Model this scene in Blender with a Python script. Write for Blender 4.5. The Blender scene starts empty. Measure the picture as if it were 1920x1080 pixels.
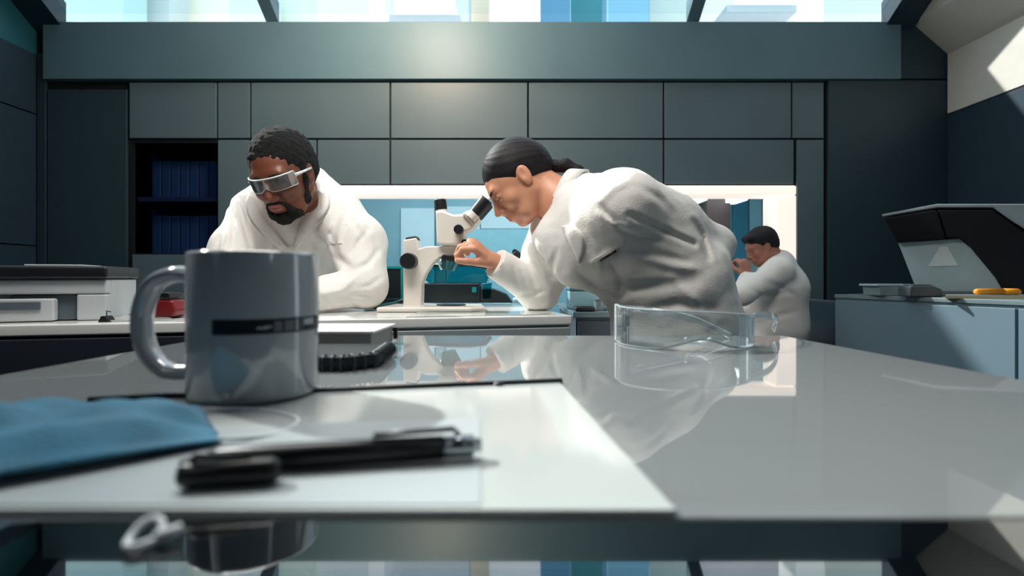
import bpy, bmesh, math, random
import numpy as np
from mathutils import Vector, Matrix
random.seed(7)
C = bpy.context.scene.collection
EYE = 0.99            # camera height above the floor
F = 1000.0            # focal length in pixels of the 1920 wide frame
def P(px, py, d):     # point seen at a pixel of the photo at distance d
    return Vector(((px-960)*d/F, d, EYE-(py-520)*d/F))
def srgb(r, g, b):
    f = lambda c: ((c/255+.055)/1.055)**2.4 if c/255 > .04045 else c/255/12.92
    return (f(r), f(g), f(b), 1)

# ---------------------------------------------------------------- camera, sky, sun, lights, exposure
sc = bpy.context.scene
cd = bpy.data.cameras.new('camera'); cam = bpy.data.objects.new('camera', cd); C.objects.link(cam)
cam.location = (0, 0, EYE); cam.rotation_euler = (math.pi/2, 0, 0)
cd.sensor_width = 36; cd.lens = 36*F/1920; cd.shift_y = -20/1920; cd.clip_start = .01; cd.clip_end = 400
cd.dof.use_dof = True; cd.dof.focus_distance = 1.35; cd.dof.aperture_fstop = 4.6
sc.camera = cam
sc.view_settings.view_transform = 'Standard'; sc.view_settings.look = 'None'
sc.view_settings.gamma = 1; sc.view_settings.use_curve_mapping = False
sc.view_settings.exposure = 0.0
w = bpy.data.worlds.new('sky'); sc.world = w; w.use_nodes = True
nt = w.node_tree; bg = nt.nodes['Background']
tc = nt.nodes.new('ShaderNodeTexCoord'); sp = nt.nodes.new('ShaderNodeSeparateXYZ'); cr = nt.nodes.new('ShaderNodeValToRGB')
nt.links.new(tc.outputs['Generated'], sp.inputs[0]); nt.links.new(sp.outputs['Z'], cr.inputs[0]); nt.links.new(cr.outputs[0], bg.inputs[0])
cr.color_ramp.elements[0].position = 0; cr.color_ramp.elements[0].color = (.80, .87, .93, 1)
cr.color_ramp.elements[1].position = .7; cr.color_ramp.elements[1].color = (.80, .89, .97, 1)
bg.inputs[1].default_value = 1.95
def light(kind, name, loc, target, energy, color, size=None, size_y=None, spot=None, blend=1):
    l = bpy.data.lights.new(name, kind); o = bpy.data.objects.new(name, l); C.objects.link(o)
    o.location = loc; l.energy = energy; l.color = color
    o.rotation_euler = (Vector(target)-Vector(loc)).to_track_quat('-Z', 'Y').to_euler()
    if kind == 'AREA': l.shape = 'RECTANGLE'; l.size = size; l.size_y = size_y or size
    if kind == 'SUN': l.angle = math.radians(size)
    if kind == 'SPOT': l.spot_size = math.radians(spot); l.spot_blend = blend; l.shadow_soft_size = size
    return o
light('SUN', 'sun', (0, 0, 9), (.62, -.41, 9-.61), 6.0, (1.0, .94, .88), 1.5)
light('AREA', 'desk_fill_light', (-.35, .75, 2.2), (-.35, 1.45, 1.05), 22, (1, .97, .92), .9, .4)  # added fill for the man's front, no lamp hangs there
light('SPOT', 'glare_wash_light', (-.60, 2.35, 2.95), (-.64, 3.6, 2.45), 140, (1, .80, .60), .2, spot=160)  # added spot in place of the warm glare over the wall band
light('AREA', 'next_room_light', (0, 5.2, 2.35), (0, 6.4, 1.0), 240, (.88, .96, 1.0), 4.5, 1.2)

# ---------------------------------------------------------------- materials
MATS = {}
def mat(name, col, rough=.5, metal=0, var=.06, scale=12, bump=0, bscale=120, emit=0, coat=0, spec=.5, trans=0, ior=1.45, sheen=0, sss=0):
    if name in MATS: return MATS[name]
    m = bpy.data.materials.new(name); m.use_nodes = True; n = m.node_tree; b = n.nodes['Principled BSDF']
    c = srgb(*col)
    t = n.nodes.new('ShaderNodeTexCoord'); nz = n.nodes.new('ShaderNodeTexNoise'); nz.inputs['Scale'].default_value = scale; nz.inputs['Detail'].default_value = 4
    n.links.new(t.outputs['Object'], nz.inputs['Vector'])
    r = n.nodes.new('ShaderNodeValToRGB'); n.links.new(nz.outputs[0], r.inputs[0]); n.links.new(r.outputs[0], b.inputs['Base Color'])
    r.color_ramp.elements[0].position = .3; r.color_ramp.elements[1].position = .7
    r.color_ramp.elements[0].color = tuple(x*(1-var) for x in c[:3])+(1,); r.color_ramp.elements[1].color = tuple(min(1, x*(1+var)) for x in c[:3])+(1,)
    b.inputs['Roughness'].default_value = rough; b.inputs['Metallic'].default_value = metal
    b.inputs['Specular IOR Level'].default_value = spec; b.inputs['IOR'].default_value = ior
    b.inputs['Coat Weight'].default_value = coat; b.inputs['Coat Roughness'].default_value = .03
    b.inputs['Transmission Weight'].default_value = trans; b.inputs['Sheen Weight'].default_value = sheen
    if sss: b.inputs['Subsurface Weight'].default_value = sss; b.inputs['Subsurface Radius'].default_value = (.012, .005, .003); b.inputs['Subsurface Scale'].default_value = 1
    if emit: n.links.new(r.outputs[0], b.inputs['Emission Color']); b.inputs['Emission Strength'].default_value = emit
    if bump:
        n2 = n.nodes.new('ShaderNodeTexNoise'); n2.inputs['Scale'].default_value = bscale; n2.inputs['Detail'].default_value = 5
        bp = n.nodes.new('ShaderNodeBump'); bp.inputs['Strength'].default_value = bump; bp.inputs['Distance'].default_value = .01
        n.links.new(t.outputs['Object'], n2.inputs['Vector']); n.links.new(n2.outputs[0], bp.inputs['Height']); n.links.new(bp.outputs[0], b.inputs['Normal'])
    MATS[name] = m; return m
def glass_mat(name, tint, refl=.0, ior=1.45, haze=0, hazecol=(230, 240, 245)):
    m = bpy.data.materials.new(name); m.use_nodes = True; n = m.node_tree; n.nodes.remove(n.nodes['Principled BSDF'])
    out = n.nodes['Material Output']; tr = n.nodes.new('ShaderNodeBsdfTransparent'); gl = n.nodes.new('ShaderNodeBsdfGlossy'); fr = n.nodes.new('ShaderNodeFresnel')
    tr.inputs[0].default_value = tint; gl.inputs['Roughness'].default_value = .02; gl.inputs[0].default_value = (1, 1, 1, 1); fr.inputs[0].default_value = ior
    mx = n.nodes.new('ShaderNodeMixShader'); ad = n.nodes.new('ShaderNodeMath'); ad.operation = 'ADD'; ad.use_clamp = True; ad.inputs[1].default_value = refl
    n.links.new(fr.outputs[0], ad.inputs[0]); n.links.new(ad.outputs[0], mx.inputs[0]); n.links.new(tr.outputs[0], mx.inputs[1]); n.links.new(gl.outputs[0], mx.inputs[2])
    last = mx
    if haze:
        df = n.nodes.new('ShaderNodeBsdfDiffuse'); df.inputs[0].default_value = srgb(*hazecol); m2 = n.nodes.new('ShaderNodeMixShader'); m2.inputs[0].default_value = haze
        n.links.new(mx.outputs[0], m2.inputs[1]); n.links.new(df.outputs[0], m2.inputs[2]); last = m2
    n.links.new(last.outputs[0], out.inputs[0]); return m

# ---------------------------------------------------------------- building helpers
def pinv(p):
    return p.matrix_parent_inverse if False else Matrix(p['_inv']) if False else None
def world_of(o):
    m = Matrix.LocRotScale(o.location, o.rotation_euler, o.scale)
    return (world_of(o.parent) @ o.matrix_parent_inverse @ m) if o.parent else m
def thing(name, label, cat, loc=(0, 0, 0), group=None, kind=None):
    o = bpy.data.objects.new(name, None); C.objects.link(o); o.location = loc; o.empty_display_size = .05
    return tag(o, label, cat, group, kind)
def tag(o, label=None, cat=None, group=None, kind=None):
    if label: o['label'] = label
    if cat: o['category'] = cat
    if group: o['group'] = group
    if kind: o['kind'] = kind
    return o
def link(name, me, m=None, parent=None, smooth=False, bevel=0, seg=2, label=None):
    o = bpy.data.objects.new(name, me); C.objects.link(o)
    if m: me.materials.append(m)
    if parent: o.parent = parent; o.matrix_parent_inverse = world_of(parent).inverted()
    if smooth:
        for p in me.polygons: p.use_smooth = True
    if bevel:
        b = o.modifiers.new('bevel', 'BEVEL'); b.width = bevel; b.segments = seg; b.limit_method = 'ANGLE'; b.angle_limit = .6
        for p in me.polygons: p.use_smooth = True
        wn = o.modifiers.new('wn', 'WEIGHTED_NORMAL'); wn.keep_sharp = True
    if label: o['label'] = label
    return o
class MB:
    def __init__(s): s.v = []; s.f = []
    def add(s, vs, fs):
        k = len(s.v); s.v += [tuple(v) for v in vs]; s.f += [tuple(i+k for i in f) for f in fs]; return s
    def box(s, a, b, M=None):
        vs = [Vector((x, y, z)) for x in (a[0], b[0]) for y in (a[1], b[1]) for z in (a[2], b[2])]
        if M: vs = [M @ v for v in vs]
        return s.add(vs, [(0, 1, 3, 2), (4, 6, 7, 5), (0, 4, 5, 1), (2, 3, 7, 6), (0, 2, 6, 4), (1, 5, 7, 3)])
    def prism(s, pts, h):      # pts: world polygon (list of Vector), h: extrude vector
        n = len(pts); vs = [Vector(p) for p in pts]+[Vector(p)+Vector(h) for p in pts]
        return s.add(vs, [tuple(range(n))[::-1], tuple(range(n, 2*n))]+[(i, (i+1) % n, (i+1) % n+n, i+n) for i in range(n)])
    def cyl(s, a, b, r, r2=None, n=24, cap=True):
        a = Vector(a); b = Vector(b); r2 = r if r2 is None else r2; d = (b-a).normalized(); u = d.orthogonal().normalized(); v = d.cross(u)
        vs = [a+(u*math.cos(t)+v*math.sin(t))*r for t in [2*math.pi*i/n for i in range(n)]]+[b+(u*math.cos(t)+v*math.sin(t))*r2 for t in [2*math.pi*i/n for i in range(n)]]
        fs = [(i, (i+1) % n, (i+1) % n+n, i+n) for i in range(n)]
        if cap: fs += [tuple(range(n))[::-1], tuple(range(n, 2*n))]
        return s.add(vs, fs)
    def tube(s, pts, r, n=8, closed=False, flat=None):
        pts = [Vector(p) for p in pts]; m = len(pts); rings = []; up = None
        for i, p in enumerate(pts):
            a = pts[(i-1) % m] if (closed or i) else p; b = pts[(i+1) % m] if (closed or i < m-1) else p
            d = (b-a).normalized()
            if up is None: up = d.orthogonal().normalized()
            up = (up-d*up.dot(d)).normalized(); v = d.cross(up)
            if flat is not None: up = (Vector(flat[0])-d*Vector(flat[0]).dot(d)).normalized(); v = d.cross(up)
            rr = r[i] if isinstance(r, (list, tuple)) else r; f2 = flat[1] if flat is not None else 1
            rings.append([p+(up*math.cos(2*math.pi*k/n)*f2+v*math.sin(2*math.pi*k/n))*rr for k in range(n)])
        vs = [x for g in rings for x in g]; fs = []
        for i in range(m if closed else m-1):
            j = (i+1) % m
            fs += [(i*n+k, i*n+(k+1) % n, j*n+(k+1) % n, j*n+k) for k in range(n)]
        if not closed: fs += [tuple(range(n))[::-1], tuple(range((m-1)*n, m*n))]
        return s.add(vs, fs)
    def lathe(s, prof, c=(0, 0, 0), n=48):   # prof [(r,z)]
        c = Vector(c); vs = []; fs = []
        for r, z in prof: vs += [c+Vector((r*math.cos(2*math.pi*k/n), r*math.sin(2*math.pi*k/n), z)) for k in range(n)]
        for i in range(len(prof)-1): fs += [(i*n+k, i*n+(k+1) % n, (i+1)*n+(k+1) % n, (i+1)*n+k) for k in range(n)]
        return s.add(vs, fs)
    def mesh(s, name='m'):
        me = bpy.data.meshes.new(name); me.from_pydata(s.v, [], s.f); me.update()
        bm = bmesh.new(); bm.from_mesh(me); bmesh.ops.recalc_face_normals(bm, faces=bm.faces); bm.to_mesh(me); bm.free(); return me
    def obj(s, name, m, parent=None, **k): return link(name, s.mesh(name), m, parent, **k)
def frame(o, x, y):    # matrix: origin o, local x axis x (horizontal), y horizontal, z up
    x = Vector(x).normalized(); z = Vector((0, 0, 1)); yy = z.cross(x)
    return Matrix(((x.x, yy.x, z.x, o[0]), (x.y, yy.y, z.y, o[1]), (x.z, yy.z, z.z, o[2]), (0, 0, 0, 1)))
def bez(a, b, c, d, n=10):
    a, b, c, d = map(Vector, (a, b, c, d)); return [a*(1-t)**3+b*3*t*(1-t)**2+c*3*t*t*(1-t)+d*t**3 for t in [i/n for i in range(n+1)]]
def sym(pts, n=8):       # catmull-rom through points
    pts = [Vector(p) for p in pts]; q = [pts[0]*2-pts[1]]+pts+[pts[-1]*2-pts[-2]]; out = []
    for i in range(1, len(q)-2):
        for k in range(n):
            t = k/n; a, b, c, d = q[i-1:i+3]
            out.append(.5*((2*b)+(c-a)*t+(2*a-5*b+4*c-d)*t*t+(3*b-a-3*c+d)*t**3))
    return out+[pts[-1]]

# ---------------------------------------------------------------- the room
WY = 3.6; ZW = EYE+.415*WY*1.0; XR = 2.93; XL = -3.2; BACK = -2.2
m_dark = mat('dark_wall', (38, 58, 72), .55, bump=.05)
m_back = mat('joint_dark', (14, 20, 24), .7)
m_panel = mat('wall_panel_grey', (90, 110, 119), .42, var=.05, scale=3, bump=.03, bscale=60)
m_side = mat('side_panel', (218, 214, 204), .55, var=.03)
m_beam = mat('beam_dark', (22, 50, 64), .45)
m_floor = mat('floor_grey', (60, 72, 80), .35, var=.1, scale=5)
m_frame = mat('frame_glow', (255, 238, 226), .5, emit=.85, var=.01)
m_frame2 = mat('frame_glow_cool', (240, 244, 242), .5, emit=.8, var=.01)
m_pane = glass_mat('pane_glass', (.93, .97, .98, 1), ior=1.12)

fl = MB().box((XL-.4, BACK-.2, -.12), (XR+.4, 7.6, 0)).obj('floor', m_floor); fl['kind'] = 'structure'
for i in range(-5, 6):
    for j in range(-3, 13): pass
# wall_back with its niche and window openings
def px_x(px, d=WY): return (px-960)*d/F
def px_z(py, d=WY): return EYE-(py-520)*d/F
wb = bpy.data.objects.new('wall_back', None); C.objects.link(wb); wb.location = (0, WY, 0); tag(wb, kind='structure', label='dark grey wall of large flat panels behind the desk')
WX0, WX1, WZ0, WZ1 = px_x(596), px_x(1489), px_z(640), px_z(349)
NX0, NX1, NZ0, NZ1 = px_x(250), px_x(410), px_z(475), px_z(268)
B = MB(); y0, y1 = WY, WY+.18
zt = ZW+.22
B.box((XL-.3, y0, 0), (NX0, y1, zt)).box((NX0, y0, 0), (NX1, y1, NZ0)).box((NX0, y0, NZ1), (NX1, y1, zt)).box((NX1, y0, 0), (WX0, y1, zt))
B.box((WX0, y0, 0), (WX1, y1, WZ0)).box((WX0, y0, WZ1), (WX1, y1, zt)).box((WX1, y0, 0), (XR+.3, y1, zt))
B.obj('backing', m_back, wb)
cols = [245, 410, 472, 733, 990, 1243, 1482, 1543]
rows = [155, 262, 350]
def pan(x0, x1, ya, yb, m=m_panel, t=.02, g=.006):
    X0, X1, Z0, Z1 = px_x(x0)+g, px_x(x1)-g, px_z(yb)+g, px_z(ya)-g
    MB().box((X0, WY-t, Z0), (X1, WY-.0005, Z1)).obj('panel', m, wb, bevel=.003)
for i in range(7): pan(cols[i], cols[i+1], 155, 262)
pan(410, 472, 262, 640); pan(472, 596, 262, 640); pan(596, 733, 262, 347); pan(733, 990, 262, 347); pan(990, 1243, 262, 347); pan(1243, 1487, 262, 347); pan(1490, 1543, 262, 640)
pan(250, 410, 476, 770); pan(410, 596, 642, 770); pan(596, 1543, 642, 770)
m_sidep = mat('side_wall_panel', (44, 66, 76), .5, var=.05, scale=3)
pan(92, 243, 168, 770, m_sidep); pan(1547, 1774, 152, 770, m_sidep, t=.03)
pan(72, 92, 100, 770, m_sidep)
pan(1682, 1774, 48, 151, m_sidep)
# wall band under the skylight
m_band = mat('band_grey', (92, 122, 134), .45, var=.06, scale=2)
bd = MB().box((px_x(92), WY-.05, px_z(153)), (px_x(1680), WY+.1, px_z(47))).obj('trim_1', m_band, bevel=.004); bd['kind'] = 'structure'
# skylight
SL = math.tan(math.radians(32)); ZG = px_z(45); YG1 = -1.6
def gz(y): return ZG+(WY-y)*SL
m_mull = mat('mullion_grey_blue', (84, 112, 124), .4)
sk = bpy.data.objects.new('window_1', None); C.objects.link(sk); sk.location = (0, WY, ZG); tag(sk, kind='structure', label='large sloping skylight with dark mullions above the back wall')
gx = [px_x(122), px_x(512), px_x(1298), px_x(1652)]
def rafter(xa, wd, name='mullion', h=.14, m=m_mull, lift=0):
    MB().prism([(xa-wd/2, WY, ZG+lift), (xa-wd/2, YG1, gz(YG1)+lift), (xa-wd/2, YG1, gz(YG1)+h+lift), (xa-wd/2, WY, ZG+h+lift)], (wd, 0, 0)).obj(name, m, sk, bevel=.004)
rafter(gx[1], .085); rafter(gx[2], .085); rafter(gx[0]-.09, .20, 'side_beam', .2, m_beam, -.06); rafter(gx[3]+.10, .2, 'side_beam', .2, m_beam, -.06)
for yy in (1.75,): MB().box((gx[0], yy-.03, gz(yy)), (gx[3], yy+.03, gz(yy)+.1)).obj('cross_bar', m_mull, sk)
for a, b in zip(gx[:-1], gx[1:]):
    MB().prism([(a, WY, ZG+.07), (b, WY, ZG+.07), (b, 1.75, gz(1.75)+.07), (a, 1.75, gz(1.75)+.07)], (0, 0, .006)).obj('pane', m_pane, sk)
    MB().prism([(a, 1.74, gz(1.74)+.07), (b, 1.74, gz(1.74)+.07), (b, YG1, gz(YG1)+.07), (a, YG1, gz(YG1)+.07)], (0, 0, .05)).obj('roof_blocker', m_dark, sk)  # unseen opaque roof, added to cut down the sky light
# side walls and their sloping upper panels
for side, X, bx in (('right', XR, gx[3]+.19), ('left', XL, gx[0]-.19)):
    s = 1 if X > 0 else -1
    wl = bpy.data.objects.new('wall_'+side, None); C.objects.link(wl); wl.location = (X, 0, 0); tag(wl, kind='structure')
    if s > 0:
        MB().box((X, BACK, 0), (X+.15, .85, ZW)).box((X, 1.40, 0), (X+.15, WY+.2, ZW)).box((X, .85, 0), (X+.15, 1.40, .95)).box((X, .85, 2.25), (X+.15, 1.40, ZW)).obj('backing', m_back, wl)
    else: MB().box((X, BACK, 0), (X+s*.15, WY+.2, ZW)).obj('backing', m_back, wl)
    ys = ((BACK, -1.2), (-1.2, .3), (.3, .85), (.85, 1.40), (1.40, 1.75), (1.75, WY-.03)) if s > 0 else ((BACK, -1.2), (-1.2, .3), (.3, 1.75), (1.75, WY-.03))
    for ya, yb in ys:
        for za, zb in (((0, .95), (2.25, ZW)) if ya == .85 else ((0, 1.2), (1.2, 2.08), (2.08, ZW))):
            MB().box((X-s*.02, ya+.004, za+.004), (X-s*.0005, yb-.004, zb-.004)).obj('panel', m_side if (zb > 2.1 and za > 2 and s > 0) else m_dark, wl, bevel=.003)  # right wall: pale top row, dark rows below, sun and shade in the colours
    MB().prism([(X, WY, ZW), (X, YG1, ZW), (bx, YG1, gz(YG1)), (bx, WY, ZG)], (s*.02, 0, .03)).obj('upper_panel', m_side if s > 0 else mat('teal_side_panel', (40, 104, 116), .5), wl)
wr = MB().box((XL-.2, BACK-.15, 0), (XR+.2, BACK, 6.2)).obj('wall_rear', m_dark); wr['kind'] = 'structure'
ce = MB().prism([(XL-.2, BACK, gz(YG1)+.02), (XR+.2, BACK, gz(YG1)+.02), (XR+.2, YG1, gz(YG1)+.02), (XL-.2, YG1, gz(YG1)+.02)], (0, 0, .12)).obj('ceiling', m_dark); ce['kind'] = 'structure'

w3 = bpy.data.objects.new('window_3', None); C.objects.link(w3); w3.location = (XR, 1.12, .95); tag(w3, kind='structure')  # unseen window, added for the bright strip mirrored in the mug
MB().box((XR+.06, .85, .95), (XR+.066, 1.40, 2.25)).obj('pane', m_pane, w3)
for (y_a, z_a, y_b, z_b) in ((.85, .95, .88, 2.25), (1.37, .95, 1.40, 2.25), (.88, .95, 1.37, .98), (.88, 2.22, 1.37, 2.25)): MB().box((XR-.01, y_a, z_a), (XR+.08, y_b, z_b)).obj('frame_bar', m_mull, w3)
# lit window frame to the next room
wn = bpy.data.objects.new('window_2', None); C.objects.link(wn); wn.location = (px_x(1040), WY, WZ0); tag(wn, kind='structure', label='wide glowing white framed window into the next laboratory room')
ix0, ix1, iz0, iz1 = px_x(620), px_x(1450), px_z(622), px_z(367)
fy0, fy1 = WY-.035, WY+.16
def fbar(name, a, b, m): MB().box((a[0], fy0, a[1]), (b[0], fy1, b[1])).obj(name, m, wn, bevel=.012)
fbar('frame_top', (WX0, iz1), (WX1, WZ1), m_frame); fbar('frame_side', (ix1, WZ0), (WX1, iz1), m_frame); fbar('frame_side', (WX0, WZ0), (ix0, iz1), m_frame2); fbar('frame_bottom', (ix0, WZ0), (ix1, iz0), m_frame2)
MB().box((ix0, WY+.06, iz0), (ix1, WY+.066, iz1)).obj('pane', m_pane, wn)

# niche with navy shelves
m_navy = mat('niche_navy', (12, 26, 62), .5, var=.15, scale=2)
nc = thing('wall_cabinet', 'recessed dark navy wall cabinet with a shelf at the far left of the panel wall', 'cabinet', (px_x(330), WY+.3, NZ0))
MB().box((NX0, WY+.42, NZ0), (NX1, WY+.44, NZ1)).obj('back_panel', m_navy, nc)
MB().box((NX0-.02, WY+.02, NZ0), (NX0, WY+.42, NZ1)).obj('side_panel', m_navy, nc); MB().box((NX1, WY+.02, NZ0), (NX1+.02, WY+.42, NZ1)).obj('side_panel', m_navy, nc)
MB().box((NX0, WY+.02, NZ0-.02), (NX1, WY+.42, NZ0)).obj('bottom_panel', m_navy, nc); MB().box((NX0, WY+.02, NZ1), (NX1, WY+.42, NZ1+.02)).obj('top_panel', m_navy, nc)
for py in (372,): MB().box((NX0, WY+.04, px_z(py+4)), (NX1, WY+.42, px_z(py-4))).obj('shelf', m_navy, nc)
m_bind = mat('binder_blue', (18, 48, 96), .5)
zsh = [NZ0+.002, px_z(368)+.002]
for r_, z in enumerate(zsh):
    for k in range(8):
        x = NX0+.02+k*.066
        o = MB().box((x, WY+.16, z), (x+.058, WY+.40, z+.27)).obj('binder', m_bind, bevel=.003)
        tag(o, '%s dark blue binder from the left on the %s shelf of the navy cabinet' % (('first', 'second', 'third', 'fourth', 'fifth', 'sixth', 'seventh', 'eighth')[k], ('lower', 'upper')[r_]), 'binder', 'dark blue binders on the %s cabinet shelf' % ('lower', 'upper')[r_])

# next room
m_teal = mat('teal_wall', (116, 164, 176), .5, var=.08, scale=1.5)
m_tealp = mat('pale_teal_panel', (176, 206, 214), .5, var=.04, scale=2)
m_ptl = mat('deep_teal_panel', (34, 112, 136), .4, var=.2, scale=2.5)
RY = 6.6
wf = bpy.data.objects.new('wall_far', None); C.objects.link(wf); wf.location = (0, RY, 0); tag(wf, kind='structure')
MB().box((-4, RY, 0), (4, RY+.1, 2.8)).obj('backing', m_teal, wf)
def far(x0, x1, ya, yb, m, d=RY, t=.04): MB().box(((x0-960)*d/F, d-t, EYE-(yb-520)*d/F), ((x1-960)*d/F, d-.001, EYE-(ya-520)*d/F)).obj('panel', m, wf)
far(560, 752, 392, 640, m_teal); far(754, 816, 392, 640, m_tealp, t=.08); far(818, 836, 392, 640, m_teal); far(838, 900, 388, 430, m_tealp); far(838, 1010, 430, 640, mat('mid_teal_panel', (128, 182, 196), .5)); far(902, 1010, 388, 429, m_tealp)
far(1012, 1300, 380, 640, m_teal); far(1302, 1324, 340, 640, m_ptl); far(1372, 1400, 340, 640, m_ptl); far(1402, 1424, 340, 640, m_teal, t=.06); far(1426, 1500, 340, 640, m_ptl)
cl = MB().box((-4, WY+.2, px_z(384, RY)+.05), (4, RY+.1, px_z(384, RY)+.15)).obj('ceiling_far', mat('far_ceiling', (150, 158, 166), .6)); cl['kind'] = 'structure'; cl.name = 'ceiling.001'
cl.location.z = .25
for s, X in (('a', -4), ('b', 4)):
    o = MB().box((X-.05, WY+.2, 0), (X+.05, RY+.1, 2.8)).obj('wall_side', m_teal); o['kind'] = 'structure'
m_brown = mat('pillar_brown', (62, 50, 48), .5)
pl = MB().box(((1326-960)*5.4/F, 5.4, 0), ((1370-960)*5.4/F, 5.7, 2.4)).obj('pillar', m_brown, bevel=.01); tag(pl, kind='structure')
m_lamp = mat('lamp_white', (255, 255, 250), .5, emit=3, var=0)
for (xa, xb, yy, lab) in ((1298, 1326, 371, 'left'), (1376, 1402, 371, 'right')):
    d = 5.2
    t = thing('ceiling_lamp', 'small white ceiling lamp in the next room, %s of the dark brown pillar' % lab, 'lamp', ((xa-960)*d/F, d, px_z(yy, d)))
    MB().box(((xa-960)*d/F, d, px_z(yy+4, d)), ((xb-960)*d/F, d+.3, px_z(yy-3, d))).obj('diffuser', m_lamp, t)
    MB().box(((xa-962)*d/F, d-.01, px_z(yy-3, d)), ((xb-958)*d/F, d+.31, px_z(yy-8, d))).obj('housing', m_tealp, t)
    MB().cyl(((xa-940)*d/F, d+.15, px_z(yy-8, d)), ((xa-940)*d/F, d+.15, px_z(384, RY)+.31), .01).obj('rod', m_tealp, t)

# buildings outside the skylight
def tower(x0, x1, col, D, label, top=34, floors=9, bays=3):
    X0, X1 = (x0-960)*D/F, (x1-960)*D/F
    m = mat('facade_%d_%d_%d' % col, col, .6, var=.03, scale=.2)
    t = thing('office_tower', label, 'building', ((X0+X1)/2, D, 0), 'towers beyond the skylight')
    MB().box((X0, D, 0), (X1, D+3, top)).obj('facade', m, t)
    md = mat('facade_strip_%d_%d_%d' % col, tuple(int(c*.93) for c in col), .35, var=.03)
    for k in range(1, bays+1):
        xx = X0+(X1-X0)*k/(bays+1); MB().box((xx-.12, D-.15, 14), (xx+.12, D, top)).obj('fin', md, t)
tw = [(60, 232, (176, 210, 210), 52, 'pale teal tower at the left end of the skylight'), (232, 318, (186, 200, 202), 50, 'grey tower beside the pale teal tower in the skylight'),
      (318, 428, (236, 236, 222), 48, 'cream white tower left of the first skylight mullion'), (428, 500, (200, 212, 216), 51, 'light grey tower just left of the first skylight mullion'),
      (500, 572, (214, 230, 218), 49, 'pale green tower just right of the first skylight mullion'), (572, 692, (226, 232, 236), 50, 'pale grey white tower right of the pale green one'),
      (692, 722, (248, 250, 250), 47, 'narrow bright white tower in the middle pane'), (722, 880, (206, 216, 222), 54, 'wide grey tower behind the white roof block'),
      (880, 918, (226, 214, 190), 48, 'narrow beige tower in the middle pane'), (918, 1014, (236, 240, 242), 50, 'white tower left of the blue glass tower'),
      (1014, 1070, (92, 148, 180), 47, 'blue glass tower in the middle pane'), (1070, 1140, (74, 150, 158), 49, 'green teal glass tower beside the blue glass tower'), (1140, 1218, (116, 172, 198), 46, 'light blue glass tower near the second mullion'),
      (1218, 1300, (186, 206, 200), 51, 'pale green grey tower left of the second mullion'), (1300, 1492, (214, 214, 222), 50, 'wide lilac grey tower right of the second mullion'),
      (1492, 1546, (246, 250, 244), 47, 'bright white tower in the right pane'), (1546, 1720, (196, 208, 200), 52, 'pale olive grey tower at the right end of the skylight')]
for i, (a, b, c, D, l) in enumerate(tw): tower(a, b-1, c, 46+(i % 3)*4.2, l, bays=0)
for (a, b, yt, yb_, c, D, l) in ((738, 852, -4, 24, (250, 252, 252), 40, 'bright white roof block in front of the wide grey tower'), (1376, 1488, -6, 6, (250, 250, 252), 41, 'small white roof block above the lilac grey tower')):
    t = thing('roof_block', l, 'building', ((a-960)*D/F, D, 0))
    z0, z1 = px_z(yb_, D), px_z(yt, D)
    m = mat('roof_white', (250, 252, 252), .6)
    MB().box(((a-960)*D/F, D, z0), ((b-960)*D/F, D+3, z1)).obj('upper_storey', m, t); MB().box(((a-970)*D/F, D+.3, z0-.5), ((b-950)*D/F, D+3, z0)).obj('cornice', mat('cornice_grey', (170, 184, 188), .6), t)
    MB().box(((a-955)*D/F, D+2, 0), ((b-965)*D/F, D+3, z0-.5)).obj('core', mat('core_grey', (206, 214, 218), .6), t)
# ---------------------------------------------------------------- front table
TZ = .90
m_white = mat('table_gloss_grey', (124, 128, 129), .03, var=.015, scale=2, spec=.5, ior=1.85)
m_blackglass = mat('black_glass', (5, 8, 11), .03, var=.0, ior=2.6)
m_leg = mat('leg_grey', (120, 128, 132), .4, metal=.3)
tb = thing('lab_table', 'glossy light grey table with black glass front in the foreground', 'table', (0, .5, 0))
tl = Vector((-.452, .83, 0)); tr = Vector((.418, .822, 0)); br = Vector((.47, .2, 0)); bl = Vector((-.49, .2, 0))
def flat(pts, z0, z1): return MB().prism([(p[0], p[1], z0) for p in pts], (0, 0, z1-z0))
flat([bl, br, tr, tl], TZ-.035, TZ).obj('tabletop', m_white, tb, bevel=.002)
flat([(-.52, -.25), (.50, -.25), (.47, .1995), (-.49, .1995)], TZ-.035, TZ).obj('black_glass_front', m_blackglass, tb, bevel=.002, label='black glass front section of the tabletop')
for x, y in ((-.40, .76), (.37, .76), (-.42, -.18), (.40, -.18)): MB().box((x-.025, y-.025, 0), (x+.025, y+.025, TZ-.035)).obj('leg', m_leg, tb, bevel=.004)
MB().box((-.38, .74, TZ-.09), (.35, .76, TZ-.035)).obj('apron', m_leg, tb)

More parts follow.
